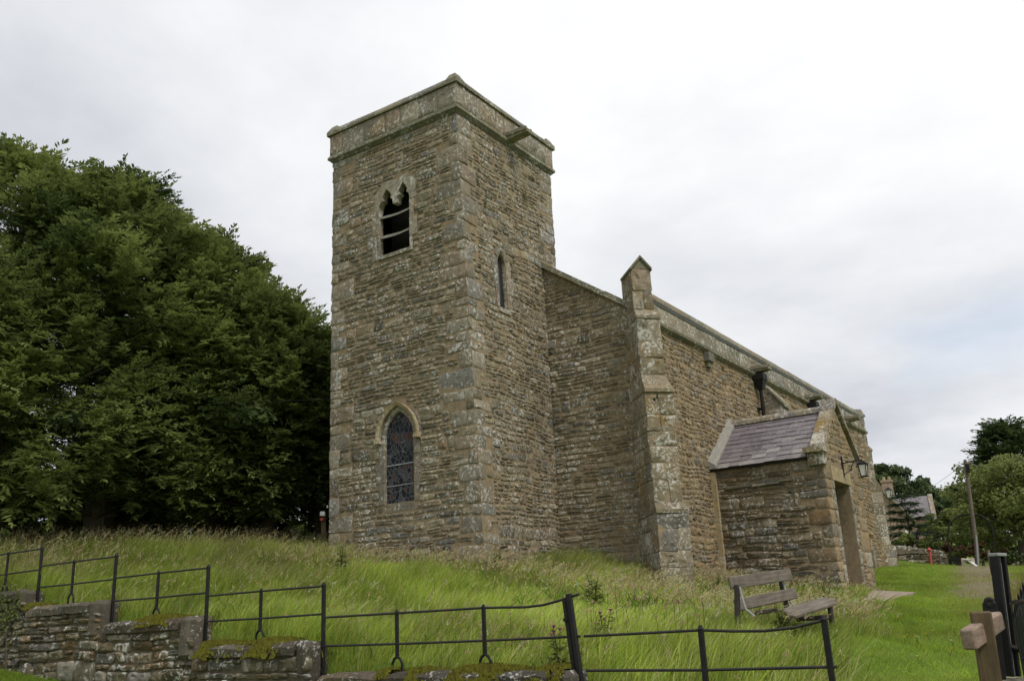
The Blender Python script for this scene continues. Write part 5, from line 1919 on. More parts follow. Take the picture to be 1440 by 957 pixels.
def yew(name, label, base, top, rad, seed, nb=75, per=34, zlow=.6, mat='yew', sp=(.85, 10, .25, .058), shape=.62, group=None, cat='tree', gap=1.0):
    """dense evergreen of drooping boughs. base (x,y,z), top z, radius at widest"""
    g = np.random.default_rng(seed)
    g2 = random.Random(seed)
    t = thing(name, label, cat, base, 0, group)
    B = np.array(base, float)
    Ht = top - B[2]
    tr = MB()
    limb(tr, B - (0, 0, .3), B + (0, 0, Ht * .55), rad * .11, rad * .05, 0, 6, g2)
    temps = [spray_template(sp[0], sp[1], sp[2], sp[3], g2) for _ in range(6)]
    P, D, S, C = [], [], [], []
    for i in range(nb):
        f = (i + g.uniform(0, 1)) / nb                           # 0 low .. 1 top
        z = zlow + (Ht - zlow) * f ** .92
        fz = (z - zlow) / (Ht - zlow)
        rr = rad * (1 - fz ** 2.2) ** shape * (0.72 + .28 * min(1, fz * 6 + .5)) * g.uniform(.74, 1.1)
        spike = g.random() < .12
        if spike: rr *= 1.16
        an = i * 2.39996 + g.uniform(-.3, .3)
        out = np.array([math.cos(an), math.sin(an), 0])
        lift = -.25 + .95 * fz + g.uniform(-.15, .2) + (.35 if spike else 0)
        root = B + np.array([0, 0, min(z * .8, Ht * .9)])
        tip = B + out * rr + np.array([0, 0, z])
        if i % 4 == 0:
            limb(tr, B + (0, 0, min(z * .7, Ht * .5)), root + (tip - root) * .75, rad * .022, rad * .006, 0, 4, g2)
        bl = max(.5, rr * .62)
        btone = g.normal(.46, .22)
        for k_ in range(per):
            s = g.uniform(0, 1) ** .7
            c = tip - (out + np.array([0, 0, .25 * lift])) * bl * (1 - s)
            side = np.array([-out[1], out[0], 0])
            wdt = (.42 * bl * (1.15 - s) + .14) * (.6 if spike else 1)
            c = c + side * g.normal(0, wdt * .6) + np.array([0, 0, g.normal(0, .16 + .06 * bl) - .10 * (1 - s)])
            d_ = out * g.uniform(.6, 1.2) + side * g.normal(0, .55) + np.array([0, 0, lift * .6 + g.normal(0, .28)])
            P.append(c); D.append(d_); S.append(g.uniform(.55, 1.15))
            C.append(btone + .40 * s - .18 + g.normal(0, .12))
    # leader shoots at the top
    for k_ in range(int(10 + rad * 6)):
        an = g.uniform(0, 6.28); r_ = rad * g.uniform(0, .75)
        zz = Ht * (1 - (r_ / rad / 1.02) ** 2.2 * .55) - g.uniform(0, .3)
        P.append(B + (r_ * math.cos(an) * .8, r_ * math.sin(an) * .8, zz - .4)); D.append(np.array([math.cos(an) * .6, math.sin(an) * .6, 1.0]) + g.normal(0, .2, 3)); S.append(g.uniform(.7, 1.1)); C.append(g.normal(.5, .15))
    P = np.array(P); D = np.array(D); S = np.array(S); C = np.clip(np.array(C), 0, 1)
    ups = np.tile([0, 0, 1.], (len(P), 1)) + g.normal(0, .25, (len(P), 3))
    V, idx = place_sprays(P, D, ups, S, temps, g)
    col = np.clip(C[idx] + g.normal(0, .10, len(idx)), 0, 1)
    for k_ in range(int(rad * 4)):
        an = g.uniform(0, 6.28); fz = g.uniform(.1, .75); rr = rad * (1 - fz ** 2.2) ** shape * g.uniform(.9, 1.04)
        p_ = B + np.array([math.cos(an) * rr * .55, math.sin(an) * rr * .55, zlow + (Ht - zlow) * fz]); q_ = B + np.array([math.cos(an) * rr, math.sin(an) * rr, zlow + (Ht - zlow) * fz + g.uniform(-.2, .5)])
        limb(tr, p_, q_, .022, .006, 0, 5, g2)
        limb(tr, p_ + (q_ - p_) * .6, q_ + g.normal(0, .3, 3), .010, .004, 0, 4, g2)
    tr.build('trunk', 'bark', t)
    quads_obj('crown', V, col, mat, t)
    return t


def leafy(name, label, base, top, rx, seed, nclump=60, per=150, leaf=.22, mat='broad', zlow=1.0, trunk_r=.2, group=None, cat='tree', lean=0.0, round_=0.5, tone=.5, stems=1):
    """broadleaf crown: leaf clumps on limbs"""
    g = np.random.default_rng(seed); g2 = random.Random(seed)
    t = thing(name, label, cat, base, 0, group)
    B = np.array(base, float); Ht = top - B[2]
    tr = MB()
    fork = B + (0, 0, max(zlow, Ht * .3))
    for s_ in range(stems):
        limb(tr, B + (g2.uniform(-.2, .2) * (stems > 1), g2.uniform(-.2, .2) * (stems > 1), -.3), fork + (lean, 0, 0), trunk_r, trunk_r * .7, 0, 5, g2)
    cz = B[2] + zlow + (Ht - zlow) / 2; hz = (Ht - zlow) / 2
    Q, Cc = [], []
    for i in range(nclump):
        v = unit(g.normal(0, 1, 3)); v[2] = v[2] if v[2] > -.75 else -v[2]
        rr = g.uniform(.25, 1.12) ** .6
        lump = 1 + .16 * math.sin(3 * math.atan2(v[1], v[0]) + seed) + .12 * math.sin(5 * v[2] * 3 + seed)
        c = np.array([B[0] + lean + v[0] * rx * rr * lump, B[1] + v[1] * rx * rr * lump, cz + v[2] * hz * rr])
        cr_ = g.uniform(.13, .30) * min(rx, hz)
        if i % 5 == 0:
            limb(tr, fork + (lean * .5, 0, -.1), c, trunk_r * .35, trunk_r * .08, 0, 4, g2)
        n = per
        u = unit(g.normal(0, 1, (n, 3))) * (g.uniform(.4, 1, (n, 1)) ** .5)
        pos = c + u * cr_ * np.array([1.25, 1.25, .75])
        nrm = unit(u * .7 + g.normal(0, .6, (n, 3)) + (0, 0, .5))
        tx = unit(np.cross(nrm, g.normal(0, 1, (n, 3)))); ty = np.cross(nrm, tx)
        s = leaf * g.uniform(.6, 1.2, (n, 1))
        q = np.stack([pos - tx * s * .5, pos + ty * s * .28, pos + tx * s * .5, pos - ty * s * .28], 1)
        Q.append(q)
        ct = g.normal(tone, .17)
        Cc.append(np.clip(ct + g.normal(0, .13, n), 0, 1))
    tr.build('trunk', 'bark', t)
    quads_obj('crown', np.concatenate(Q), np.concatenate(Cc), mat, t)
    return t


def gz(x, y):
    return (x, y, Hs(x, y))


# ---- yews on the left
def at_ground(px, D):
    p = at(px, 745, D)
    return gz(p[0], p[1])


YG = 'dark yews beside the tower'
specs = [(-35, 27.0, 222, 5.2, 101, 'tallest dark yew at the left edge, partly cut off by the frame'),
         (135, 26.5, 258, 3.8, 102, 'broad dark yew second from the left, with drooping layered boughs'),
         (280, 26.5, 352, 3.0, 103, 'dark yew in the middle of the row, overtopping the gap near the railing'),
         (372, 26.0, 432, 2.4, 104, 'lower yew second from the tower, with upswept shoots'),
         (446, 26.0, 480, 1.7, 105, 'smallest yew, its tip just left of the tower wall')]
for px, D, ytop, rad, sd_, lab in specs:
    b = at_ground(px, D)
    ztop = at(px, ytop, D)[2]
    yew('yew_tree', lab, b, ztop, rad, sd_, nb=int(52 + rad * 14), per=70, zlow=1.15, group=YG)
for px, D, ytop, rad, sd_, lab in ((100, 33, 280, 4.3, 106, 'yew standing behind the two tallest yews, showing only through their gaps'),
                                   (320, 33, 420, 3.4, 107, 'yew standing behind the lower yews, showing only through their gaps')):
    b = at_ground(px, D)
    yew('yew_tree', lab, b, at(px, ytop, D)[2], rad, sd_, nb=90, per=30, zlow=.3, group=YG)
# low front boughs
leafy('light_green_tree', 'yellow-green broadleaf tree showing between the yews near the skyline', gz(*at(330, 700, 29.5)[:2]), at(330, 375, 29.5)[2], 1.6, 111, 40, 150, .2, 'broad', 4.0, .2, tone=.35)
leafy('filler_hedge', 'dark hedge added to cover bright gaps in the shade under the yews', gz(*at(160, 745, 37)[:2]), at(160, 640, 37)[2], 15, 112, 230, 420, .24, 'yew', .1, .1, cat='hedge', tone=.12, stems=3)  # added hedge with darkened leaves, keeps sky from showing under the yews

leafy('filler_hedge', 'shorter dark hedge added to block bright sky beneath the yew at the left frame edge', gz(*at(-10, 745, 33)[:2]), at(0, 655, 33)[2], 6.5, 113, 170, 320, .22, 'yew', .0, .1, cat='hedge', tone=.1, stems=3)  # second added hedge, darkens the bright gap at the left edge

# ---- trees and shrubs to the east
b = at(1262, 790, 112); leafy('broadleaf_tree', 'large rounded dark tree rising behind the cottage chimney', gz(b[0], b[1]), at(1268, 652, 112)[2], 4.6, 121, 90, 130, .55, 'fardark', 2, .4)
b = at(1325, 790, 118); leafy('broadleaf_tree', 'lower dark tree on the skyline between the big rounded tree and the pole', gz(b[0], b[1]), at(1325, 684, 118)[2], 4.2, 122, 80, 120, .6, 'fardark', 2, .4)
b = at(1240, 790, 122); leafy('broadleaf_tree', 'dark tree edge hidden mostly behind the church corner', gz(b[0], b[1]), at(1240, 658, 122)[2], 3.6, 123, 60, 120, .6, 'fardark', 2, .4)
b = at(1362, 790, 105); leafy('broadleaf_tree', 'low dark tree behind the utility pole', gz(b[0], b[1]), at(1362, 694, 105)[2], 4.0, 124, 70, 120, .55, 'fardark', 2, .4)
b = at(1295, 790, 108); leafy('broadleaf_tree', 'dark tree behind the slate roofed cottage wing', gz(b[0], b[1]), at(1298, 690, 108)[2], 4.0, 125, 70, 120, .55, 'fardark', 1, .4)
b = at(1340, 790, 62); leafy('young_tree', 'light green young tree seen through the metal arch', gz(b[0], b[1]), at(1340, 718, 62)[2], 1.5, 126, 60, 130, .2, 'broad', .3, .1, tone=.62)
b = at(1383, 790, 58); leafy('young_tree', 'light green young tree just right of the utility pole', gz(b[0], b[1]), at(1378, 700, 58)[2], 1.3, 127, 60, 130, .2, 'broad', .3, .1, tone=.65)
b = at(1440, 790, 44); leafy('sycamore_tree', 'leafy yellow-green tree with a visible trunk at the right edge', gz(b[0], b[1]), at(1428, 640, 44)[2], 2.0, 128, 120, 150, .16, 'broad', .35, .16, tone=.7)
b = at(1447, 790, 52); yew('cypress_tree', 'tall dark conifer with ragged top rising behind the yellow-green tree', gz(b[0], b[1]), at(1412, 600, 52)[2], 2.1, 129, nb=90, per=34, mat='fardark', sp=(.9, 8, .34, .09))
for px, yt, D, r_, mt, lab, sd_ in ((1338, 764, 47, .7, 'rustleaf', 'russet shrub beside the metal arch foot', 131), (1384, 764, 47, .9, 'rustleaf', 'russet shrub between the pole and the right-hand tree', 132), (1402, 772, 44, .7, 'broad', 'yellow-green shrub below the leafy tree trunk', 133), (1350, 774, 45, .5, 'broad', 'bright green low shrub behind the cream seat', 134), (1430, 772, 42, .9, 'fardark', 'dark green shrub at the right edge under the trees', 135), (1280, 752, 46, .9, 'broad', 'pale green shrub at the foot of the little spruce', 136), (1303, 755, 46, .8, 'broad', 'leafy garden shrub right of the little spruce', 137)):
    b = at(px, 795, D)
    leafy('garden_shrub', lab, gz(b[0], b[1]), at(px, yt, D)[2], r_, sd_, 26, 90, .13, mt, .05, .04, cat='shrub', tone=.55, stems=2, group='shrubs beyond the churchyard gate')

b = at(1385, 790, 66)
leafy('garden_hedge', 'mixed green hedge closing the view behind the metal arch', gz(b[0], b[1]), at(1385, 762, 66)[2], 4.2, 140, 90, 130, .2, 'broad', .05, .06, cat='hedge', tone=.35, stems=3)
# little spruce with open whorls
bb_ = at(1286, 790, 47); b = gz(bb_[0], bb_[1])
sp_t = thing('spruce_tree', 'small open-branched spruce in front of the cottage', 'tree', b)
tr = MB(); g2 = random.Random(5)
tz = at(1283, 688, 47)[2]
tr.tube([(b[0], b[1], b[2] - .2), (b[0], b[1], tz)], [.06, .01], 7)
SPM = 2.2
g = np.random.default_rng(9)
P, D, S, C = [], [], [], []
hh = tz - b[2]
for k_ in range(9):
    z = b[2] + hh * (.12 + .1 * k_)
    rr = hh * .40 * (1 - (k_ / 9.5)) + .12
    nn = 7
    for i in range(nn):
        an = k_ * .7 + i * 6.283 / nn + g.uniform(-.2, .2)
        o_ = np.array([math.cos(an), math.sin(an), 0])
        r2 = rr * g.uniform(.75, 1.1)
        tip = np.array([b[0], b[1], z + .05 * r2]) + o_ * r2
        tr.tube([(b[0], b[1], z), tip], [.016, .005], 5)
        for q in range(int((5 + r2 * 7) * SPM)):
            f = g.uniform(.2, 1)
            P.append(np.array([b[0], b[1], z]) + (tip - np.array([b[0], b[1], z])) * f); D.append(o_ + g.normal(0, .4, 3) * (1, 1, .3)); S.append(g.uniform(.4, .65)); C.append(np.clip(g.normal(.5, .2), 0, 1))
P, D, S, C = map(np.array, (P, D, S, C))
V, idx = place_sprays(P, D, np.tile([0, 0, 1.], (len(P), 1)), S, [spray_template(.8, 7, .3, .07, g2) for _ in range(4)], g)
tr.build('trunk', 'bark', sp_t); quads_obj('crown', V, C[idx], 'conifer', sp_t)

# blue flower spikes
for px, yt, yb, lab in ((1284, 748, 772, 'left of two blue flower spikes below the spruce'), (1290, 744, 770, 'right, taller blue flower spike below the spruce')):
    b = at(px, yb, 46); t_ = at(px, yt, 46)
    dl = thing('delphinium', lab, 'flower', tuple(b), 0, 'blue flower spikes')
    s_ = MB(); s_.tube([(b[0], b[1], Hs(b[0], b[1]) - .1), tuple(b), tuple(t_)], .012, 5); s_.build('stem', 'conifer', dl)
    s_ = MB()
    for i in range(60):
        f = i / 60; a = i * 2.4; r_ = .06 * (1 - .6 * f)
        c = b + (t_ - b) * f + np.array([math.cos(a) * r_, math.sin(a) * r_, 0])
        s_.add([c + (.04, 0, .02), c + (0, .04, -.02), c - (.04, 0, -.02), c - (0, .04, .02)], [(0, 1, 2, 3)])
    s_.build('blossoms', 'blueflower', dl)

# ---- east boundary wall
A_, B_ = np.array(at(1250, 797, 40.5)), np.array(at(1334, 802, 43))
ew = thing('dry_stone_wall', 'low dry stone boundary wall beyond the east end of the church', 'stone wall', (A_[0], A_[1], .9))
dv = (B_ - A_)[:2]; Lw = np.linalg.norm(dv); dv /= Lw
u3 = np.array([dv[0], dv[1], 0.])
# face towards the viewer is on the right-hand (south) side of travel
frE1 = planar((A_[0], A_[1], 0), u3, (0, 0, 1))
zt1, zt2 = at(1262, 768, 40.5)[2], at(1330, 779, 43)[2]
oE = [(0, .3), (Lw, .3), (Lw, zt2), (0, zt1)]
nrm = np.array([-dv[1], dv[0], 0.])
cw = MB()
q = [A_, B_]
a0, a1 = A_[:2], B_[:2]
k0, k1 = a0 + nrm[:2] * .4, a1 + nrm[:2] * .4
cw.hexa([(*a0, .2), (*a1, .2), (*k1, .2), (*k0, .2), (*a0, zt1), (*a1, zt2), (*k1, zt2), (*k0, zt1)]); cw.build('wall_core', 'mortar_dark', ew)
stn = MB(); stones_mesh(stn, frE1, courses(oE, [], (.1, .2), (.2, .45), 91, .2), (.02, .08), .02, .02, (.02, .05), .03, .02, 91)
for i in range(int(Lw / .3)):
    f = (i + .5) / int(Lw / .3); c = np.array([*(a0 + (a1 - a0) * f + nrm[:2] * .2), zt1 + (zt2 - zt1) * f + .06])
    stn.bevbox(c, u3, nrm, (0, 0, 1), .14, .2, random.uniform(.06, .11), .04, jit=.03)
stn.build('stone_courses', 'field', ew)

# ---- red post, fence posts, gate, arch, seat, pole
def post_thing(name, label, cat, px, yt, yb, D, r, mat, cap=False, group=None):
    b, t_ = at(px[1], yb, D), at(px[0], yt, D)
    o = MB()
    o.tube([b - (0, 0, .35), b, t_], [r, r, r * .9], 9)
    if cap:
        o.tube([t_, t_ + (0, 0, .05), t_ + (0, 0, .12)], [r * 1.5, r * 1.7, r * .5], 9)
    return tag(o.build(name, mat), label, cat, group)


post_thing('red_post', 'faded red post in front of the dry stone wall', 'post', (1307, 1310), 774, 797, 39.5, .05, 'red', True)
post_thing('fence_post', 'short wooden stake between the red post and the black gate', 'post', (1322, 1324), 783, 803, 40.5, .045, 'polewood')
post_thing('fence_post', 'wooden stake close against the black gate', 'post', (1331, 1333), 785, 804, 41, .04, 'polewood')
post_thing('straining_post', 'pale wooden post beyond the steel gate post', 'post', (1389, 1395), 773, 800, 33, .06, 'polewood')
gt_ = thing('iron_gate', 'small black iron gate below the metal arch', 'gate', tuple(at(1347, 805, 41)))
ga, gb = at(1341, 804, 41), at(1353, 804, 40.2)
for k_ in range(7):
    f = k_ / 6; p_ = ga + (gb - ga) * f
    m_ = MB(); m_.tube([p_ + (0, 0, .02), p_ + (0, 0, .55 + .05 * math.sin(f * 3.14))], .017, 6); m_.build('upright_bar', 'iron', gt_)
for z in (.1, .48):
    m_ = MB(); m_.tube([ga + (0, 0, z), gb + (0, 0, z)], .017, 6); m_.build('cross_bar', 'iron', gt_)
ar = MB()
pts = [at(1339, 803, 42)] + [at(*q, 42) for q in ((1335, 775), (1332.5, 755), (1334, 740), (1341, 730), (1351, 724), (1365, 722), (1379, 724), (1389, 731), (1395, 741), (1398, 755), (1399, 775), (1401, 800))]
ar.tube(pts, .032, 8)
pts2 = [p_ + np.array([.35, .06, 0]) for p_ in pts]
ar.tube(pts2, .02, 6)
tag(ar.build('metal_arch', 'iron'), 'tall black metal hoop arch over the far churchyard gate', 'garden arch')
cs = thing('cream_seat', 'cream painted timber seat with a slanted white board beside the black gate', 'seat', tuple(at(1362, 803, 40.5)))
sa, sb = at(1357, 803, 40.5), at(1371, 803, 40.2)
for p_ in (sa, sb):
    m_ = MB(); m_.box(p_ - (.05, .05, .1), p_ + (.05, .05, .5)); m_.build('leg', 'cream', cs)
for z in (.18, .42):
    m_ = MB(); m_.tube([sa + (0, 0, z), sb + (0, 0, z)], .055, 6); m_.build('slat', 'cream', cs)
m_ = MB(); m_.tube([at(1360, 786, 40.4), at(1375, 797, 39.9)], .05, 6); m_.build('slanted_board', 'white', cs)
up_ = thing('utility_pole', 'tall leaning wooden utility pole with a metal bracket near its top', 'utility pole', tuple(at(1375, 800, 41)))
m_ = MB(); m_.tube([at(1376, 806, 41), at(1373, 765, 41), at(1367, 720, 41), at(1357, 646, 41)], [.08, .075, .07, .06], 10); m_.build('pole_shaft', 'polewood', up_)
m_ = MB(); m_.tube([at(1376, 802, 40.88), at(1372.5, 752, 40.88)], .035, 8); m_.build('cable_guard', 'grey_steel', up_)
pt_ = at(1361, 658, 40.9); m_ = MB(); m_.box(pt_ - (.05, .06, .17), pt_ + (.05, .06, .17)); m_.build('pole_bracket', 'iron', up_)
for k_, (pa, pb, lab) in enumerate(((at(1357, 650, 41), at(1240, 700, 60), 'thin overhead wire running from the pole towards the church'), (at(1358, 652, 41), at(1335, 705, 80), 'thin overhead wire falling steeply from the pole to the trees'), (at(1358, 650, 41), at(1460, 625, 40), 'thin overhead wire from the pole towards the tall conifer'))):
    m_ = MB(); m_.tube([pa + (pb - pa) * f - np.array([0, 0, .5 * math.sin(math.pi * f)]) for f in np.linspace(0, 1, 9)], .006, 5)
    tag(m_.build('overhead_wire', 'iron'), lab, 'wire', 'overhead wires')
pa, pb = at(465, 560, math.hypot(14.99, 15.06)), at(150, 545, 30)
m_ = MB(); m_.tube([pa + (pb - pa) * f - np.array([0, 0, .25 * math.sin(math.pi * f)]) for f in np.linspace(0, 1, 9)], .008, 5)
tag(m_.build('overhead_wire', 'iron'), 'thin cable running from the tower wall into the yews', 'wire', 'overhead wires')

# ---- cottage
VB = math.atan2(*(at(1278, 750, 85) - CAM)[[1, 0]])
cb_ = at(1278, 795, 86)
cot = thing('stone_cottage', 'stone cottage with slate roofs and a tall chimney behind the church corner', 'cottage', (cb_[0], cb_[1], Hs(cb_[0], cb_[1])), VB)
er = np.array([math.sin(VB), -math.cos(VB)]); ed = np.array([math.cos(VB), math.sin(VB)])


def cl(px, py, D):
    """pixel at depth D -> cottage local (x depth, y left, z)"""
    p = at(px, py, D) - np.array(WL(cot))
    return (p[0] * ed[0] + p[1] * ed[1], -(p[0] * er[0] + p[1] * er[1]), p[2])


# wing with its gable end towards the viewer
yl, yr = cl(1205, 700, 84)[1], cl(1277, 700, 84)[1]
zE = cl(1277, 726, 84)[2]; slopeC = (cl(1245, 693, 84)[2] - zE) / (cl(1245, 700, 84)[1] - yr)
ym = (yl + yr) / 2; zR = zE + slopeC * (ym - yr)
xf = -2.0
m_ = MB(); m_.add([(xf, yr, -1), (xf, yl, -1), (xf, yl, zE), (xf, ym, zR), (xf, yr, zE), (xf + 6, yr, -1), (xf + 6, yl, -1), (xf + 6, yl, zE), (xf + 6, ym, zR), (xf + 6, yr, zE)],
                  [(0, 4, 3, 2, 1), (5, 6, 7, 8, 9), (0, 5, 9, 4), (1, 2, 7, 6)]); m_.build('wing_wall', 'roughcast', cot, True)
m_ = MB()
for a, b in (((yr - .25, zE - .25 * slopeC), (ym, zR)), ((ym, zR), (yl + .25, zE - .25 * slopeC))):
    m_.hexa([(xf - .2, a[0], a[1] + .02), (xf + 6, a[0], a[1] + .02), (xf + 6, b[0], b[1] + .02), (xf - .2, b[0], b[1] + .02), (xf - .2, a[0], a[1] + .2), (xf + 6, a[0], a[1] + .2), (xf + 6, b[0], b[1] + .2), (xf - .2, b[0], b[1] + .2)])
m_.build('wing_roof', 'slate', cot, True)
m_ = MB(); m_.hexa([(xf - .35, yr - .28, zE - .3 * slopeC - .1), (xf - .2, yr - .28, zE - .3 * slopeC - .1), (xf - .2, ym, zR - .05), (xf - .35, ym, zR - .05), (xf - .35, yr - .28, zE - .3 * slopeC + .25), (xf - .2, yr - .28, zE - .3 * slopeC + .25), (xf - .2, ym, zR + .28), (xf - .35, ym, zR + .28)]); m_.build('bargeboard', 'louvre', cot, True)
# main range behind, roof slope facing the viewer
y1_, y2_ = cl(1215, 700, 88)[1], cl(1308, 700, 88)[1]
zEv, zRv = cl(1290, 728, 88)[2], cl(1290, 700, 90)[2]
x0_, x1_ = 2.0, 7.0
xm_ = (x0_ + x1_) / 2
m_ = MB(); m_.add([(x0_, y1_, -1), (x0_, y2_, -1), (x1_, y2_, -1), (x1_, y1_, -1), (x0_, y1_, zEv), (x0_, y2_, zEv), (x1_, y2_, zEv), (x1_, y1_, zEv), (xm_, y1_, zRv), (xm_, y2_, zRv)],
                  [(0, 4, 5, 1), (1, 5, 9, 6, 2), (2, 6, 7, 3), (3, 7, 8, 4, 0)]); m_.build('main_wall', 'roughcast', cot, True)
m_ = MB()
for a, b in (((x0_ - .25, zEv - .1), (xm_, zRv)), ((xm_, zRv), (x1_ + .25, zEv - .1))):
    m_.hexa([(a[0], y1_, a[1] + .03), (a[0], y2_ + .1, a[1] + .03), (b[0], y2_ + .1, b[1] + .03), (b[0], y1_, b[1] + .03), (a[0], y1_, a[1] + .2), (a[0], y2_ + .1, a[1] + .2), (b[0], y2_ + .1, b[1] + .2), (b[0], y1_, b[1] + .2)])
m_.build('main_roof', 'slate', cot, True)
m_ = MB()
for a, b in (((x0_ - .3, zEv - .1), (xm_, zRv)), ((xm_, zRv), (x1_ + .3, zEv - .1))):
    m_.hexa([(a[0], y2_ - .25, a[1] - .1), (a[0], y2_ + .12, a[1] - .1), (b[0], y2_ + .12, b[1] - .1), (b[0], y2_ - .25, b[1] - .1), (a[0], y2_ - .25, a[1] + .34), (a[0], y2_ + .12, a[1] + .34), (b[0], y2_ + .12, b[1] + .34), (b[0], y2_ - .25, b[1] + .34)])
m_.build('gable_verge', 'dressed', cot, True)
ch = MB()
c1 = cl(1243, 705, 85); c2 = cl(1259, 705, 85); zc1, zc2 = cl(1250, 675, 85)[2], cl(1250, 712, 85)[2]
ch.box((.0, c2[1], zc2 - 1), (1.1, c1[1], zc1)); ch.box((-.08, c2[1] - .08, zc1 + .002), (1.18, c1[1] + .08, zc1 + .16))
cho = ch.build('chimney', 'roughcast', cot, True)
for f in (.25, .72):
    m_ = MB(); yy = c2[1] + (c1[1] - c2[1]) * f; m_.tube([(.5, yy, zc1 + .15), (.5, yy, zc1 + .5)], [.14, .11], 9); m_.build('chimney_pot', 'dressed_ochre', cho, True)
m_ = MB(); wz = cl(1276, 757, 84)[2]; m_.box((xf - .06, cl(1279, 757, 84)[1], wz - .6), (xf - .01, cl(1274.5, 757, 84)[1], wz + .7)); m_.build('white_window', 'white', cot, True)

# lantern on a post by the cottage
lp0 = at(1252, 790, 55); lt_ = at(1251, 699, 55)
slm = thing('garden_lantern', 'small white-paned lantern on a thin post in front of the cottage roof', 'lantern', (lp0[0], lp0[1], Hs(lp0[0], lp0[1])))
m_ = MB(); m_.tube([(lp0[0], lp0[1], Hs(lp0[0], lp0[1]) - .2), tuple(lt_)], .014, 6); m_.build('lamp_post', 'iron', slm)
m_ = MB(); m_.hexa([lt_ + (x_ * .09, y_ * .09, 0) for x_, y_ in ((-1, -1), (1, -1), (1, 1), (-1, 1))] + [lt_ + (x_ * .15, y_ * .15, .38) for x_, y_ in ((-1, -1), (1, -1), (1, 1), (-1, 1))]); m_.build('lamp_glass', 'lampglass', slm)
m_ = MB(); m_.hexa([lt_ + (x_ * .19, y_ * .19, .385) for x_, y_ in ((-1, -1), (1, -1), (1, 1), (-1, 1))] + [lt_ + (x_ * .03, y_ * .03, .55) for x_, y_ in ((-1, -1), (1, -1), (1, 1), (-1, 1))])
for x_, y_ in ((-1, -1), (1, -1), (1, 1), (-1, 1)):
    m_.tube([lt_ + (x_ * .095, y_ * .095, 0), lt_ + (x_ * .155, y_ * .155, .385)], .018, 5)
m_.build('lamp_frame', 'iron', slm)

# post with white box left of the tower
sg = thing('marker_post', 'wooden post with a small white and red box left of the tower', 'post', tuple(at(455, 770, 22.5)))
m_ = MB(); ubox(m_, (455, 728), (456, 780), 22.5, .11, .10, .4); m_.build('timber_post', 'oldwood', sg)
c = at(454, 722, 22.45); m_ = MB(); m_.bevbox(c, rgt, np.cross((0, 0, 1), rgt), (0, 0, 1), .06, .05, .05, .01); m_.build('white_box', 'white', sg)
c = at(453, 730, 22.42); m_ = MB(); m_.bevbox(c, rgt, np.cross((0, 0, 1), rgt), (0, 0, 1), .045, .05, .035, .01); m_.build('red_band', 'red', sg)
c = at(460.5, 712, 22.5); m_ = MB(); m_.bevbox(c, rgt, np.cross((0, 0, 1), rgt), (0, 0, 1), .02, .02, .03, .006); m_.build('white_knob', 'white', sg)


# ------------------------------------------------------------------ grass
SLAB = [p[:2] for p in P4]


def in_poly(x, y, poly):
    c = np.zeros(np.shape(x), bool)
    for i in range(len(poly)):
        (x0, y0), (x1, y1) = poly[i], poly[(i + 1) % len(poly)]
        c ^= ((y0 > y) != (y1 > y)) & (x < (x1 - x0) * (y - y0) / (y1 - y0 + 1e-12) + x0)
    return c


def outside_built(x, y):
    ok = ~((x > -.05) & (x < TE) & (y > -.42) & (y < TW))
    ok &= ~((x > XW) & (x < XE) & (y > YN) & (y < YNN))
    ok &= ~((x > XP0) & (x < XP1) & (y > YP) & (y < YN + .1))
    ok &= ~in_poly(x, y, SLAB)
    ok &= ~((x > -6.15) & (x < -5.80) & (y > -8.6))
    return ok




def in_view(x, y, z, m=60):
    v = np.stack([x, y, z], -1) - CAM
    d_ = v @ fwd
    px = 720 + FPX * (v @ rgt) / d_; py = 478.5 - FPX * (v @ upv) / d_
    return (d_ > 1) & (px > -m) & (px < 1440 + m) & (py < 957 + 2 * m)


def vnoise(x, y, s, seed):
    g = np.random.default_rng(seed); o = np.zeros_like(x)
    for k_ in range(5):
        a = g.uniform(0, 6.28); f = s * g.uniform(.5, 1.8); o += np.sin((x * math.cos(a) + y * math.sin(a)) * f + g.uniform(0, 6.28))
    return o / 2.6


def blades(x, y, hgt, lean, width, col, g, z=None, curl=0.6, ldir=None):
    n = len(x)
    z = H(x, y) if z is None else z
    th = g.uniform(0, 2 * math.pi, n)
    ld = ldir if ldir is not None else th
    dx_, dy_ = np.cos(ld), np.sin(ld)
    wx, wy = np.cos(th), np.sin(th)
    B = np.stack([x, y, z - .03], -1)
    def lvl(f, wf):
        off = lean * hgt * f ** 1.9
        c = B + np.stack([dx_ * off, dy_ * off, hgt * f * (1 - .28 * lean * f * curl)], -1)
        s = np.stack([wx, wy, np.zeros(n)], -1) * (width * wf / 2)[:, None]
        return c - s, c + s
    a0, b0 = lvl(0, 1); a1, b1 = lvl(.45, .85); a2, b2 = lvl(.8, .5); t0, _ = lvl(1.0, 0)
    V = np.stack([a0, b0, a1, b1, a2, b2, t0], 1).reshape(-1, 3)
    k_ = (np.arange(n) * 7)[:, None]
    Q = np.concatenate([k_ + np.array([[0, 1, 3, 2]]), k_ + np.array([[2, 3, 5, 4]])]); T = k_ + np.array([[4, 5, 6]])
    return V, Q, np.concatenate([col, col]), T, col


gM = MB()


def grass_batch(mbx, *a, **kw):
    V, Q, cq, T, ct = blades(*a, **kw)
    mbx.big.append((V, Q, cq, True)); mbx.big.append((V, T, ct, True))


def scatter(n, x0, x1, y0, y1, g, dens=None):
    x = g.uniform(x0, x1, n); y = g.uniform(y0, y1, n)
    k_ = outside_built(x, y)
    if dens is not None:
        k_ &= g.uniform(0, 1, n) < dens(x, y)
    x, y = x[k_], y[k_]
    z = H(x, y)
    k_ = in_view(x, y, z + .3)
    return x[k_], y[k_]


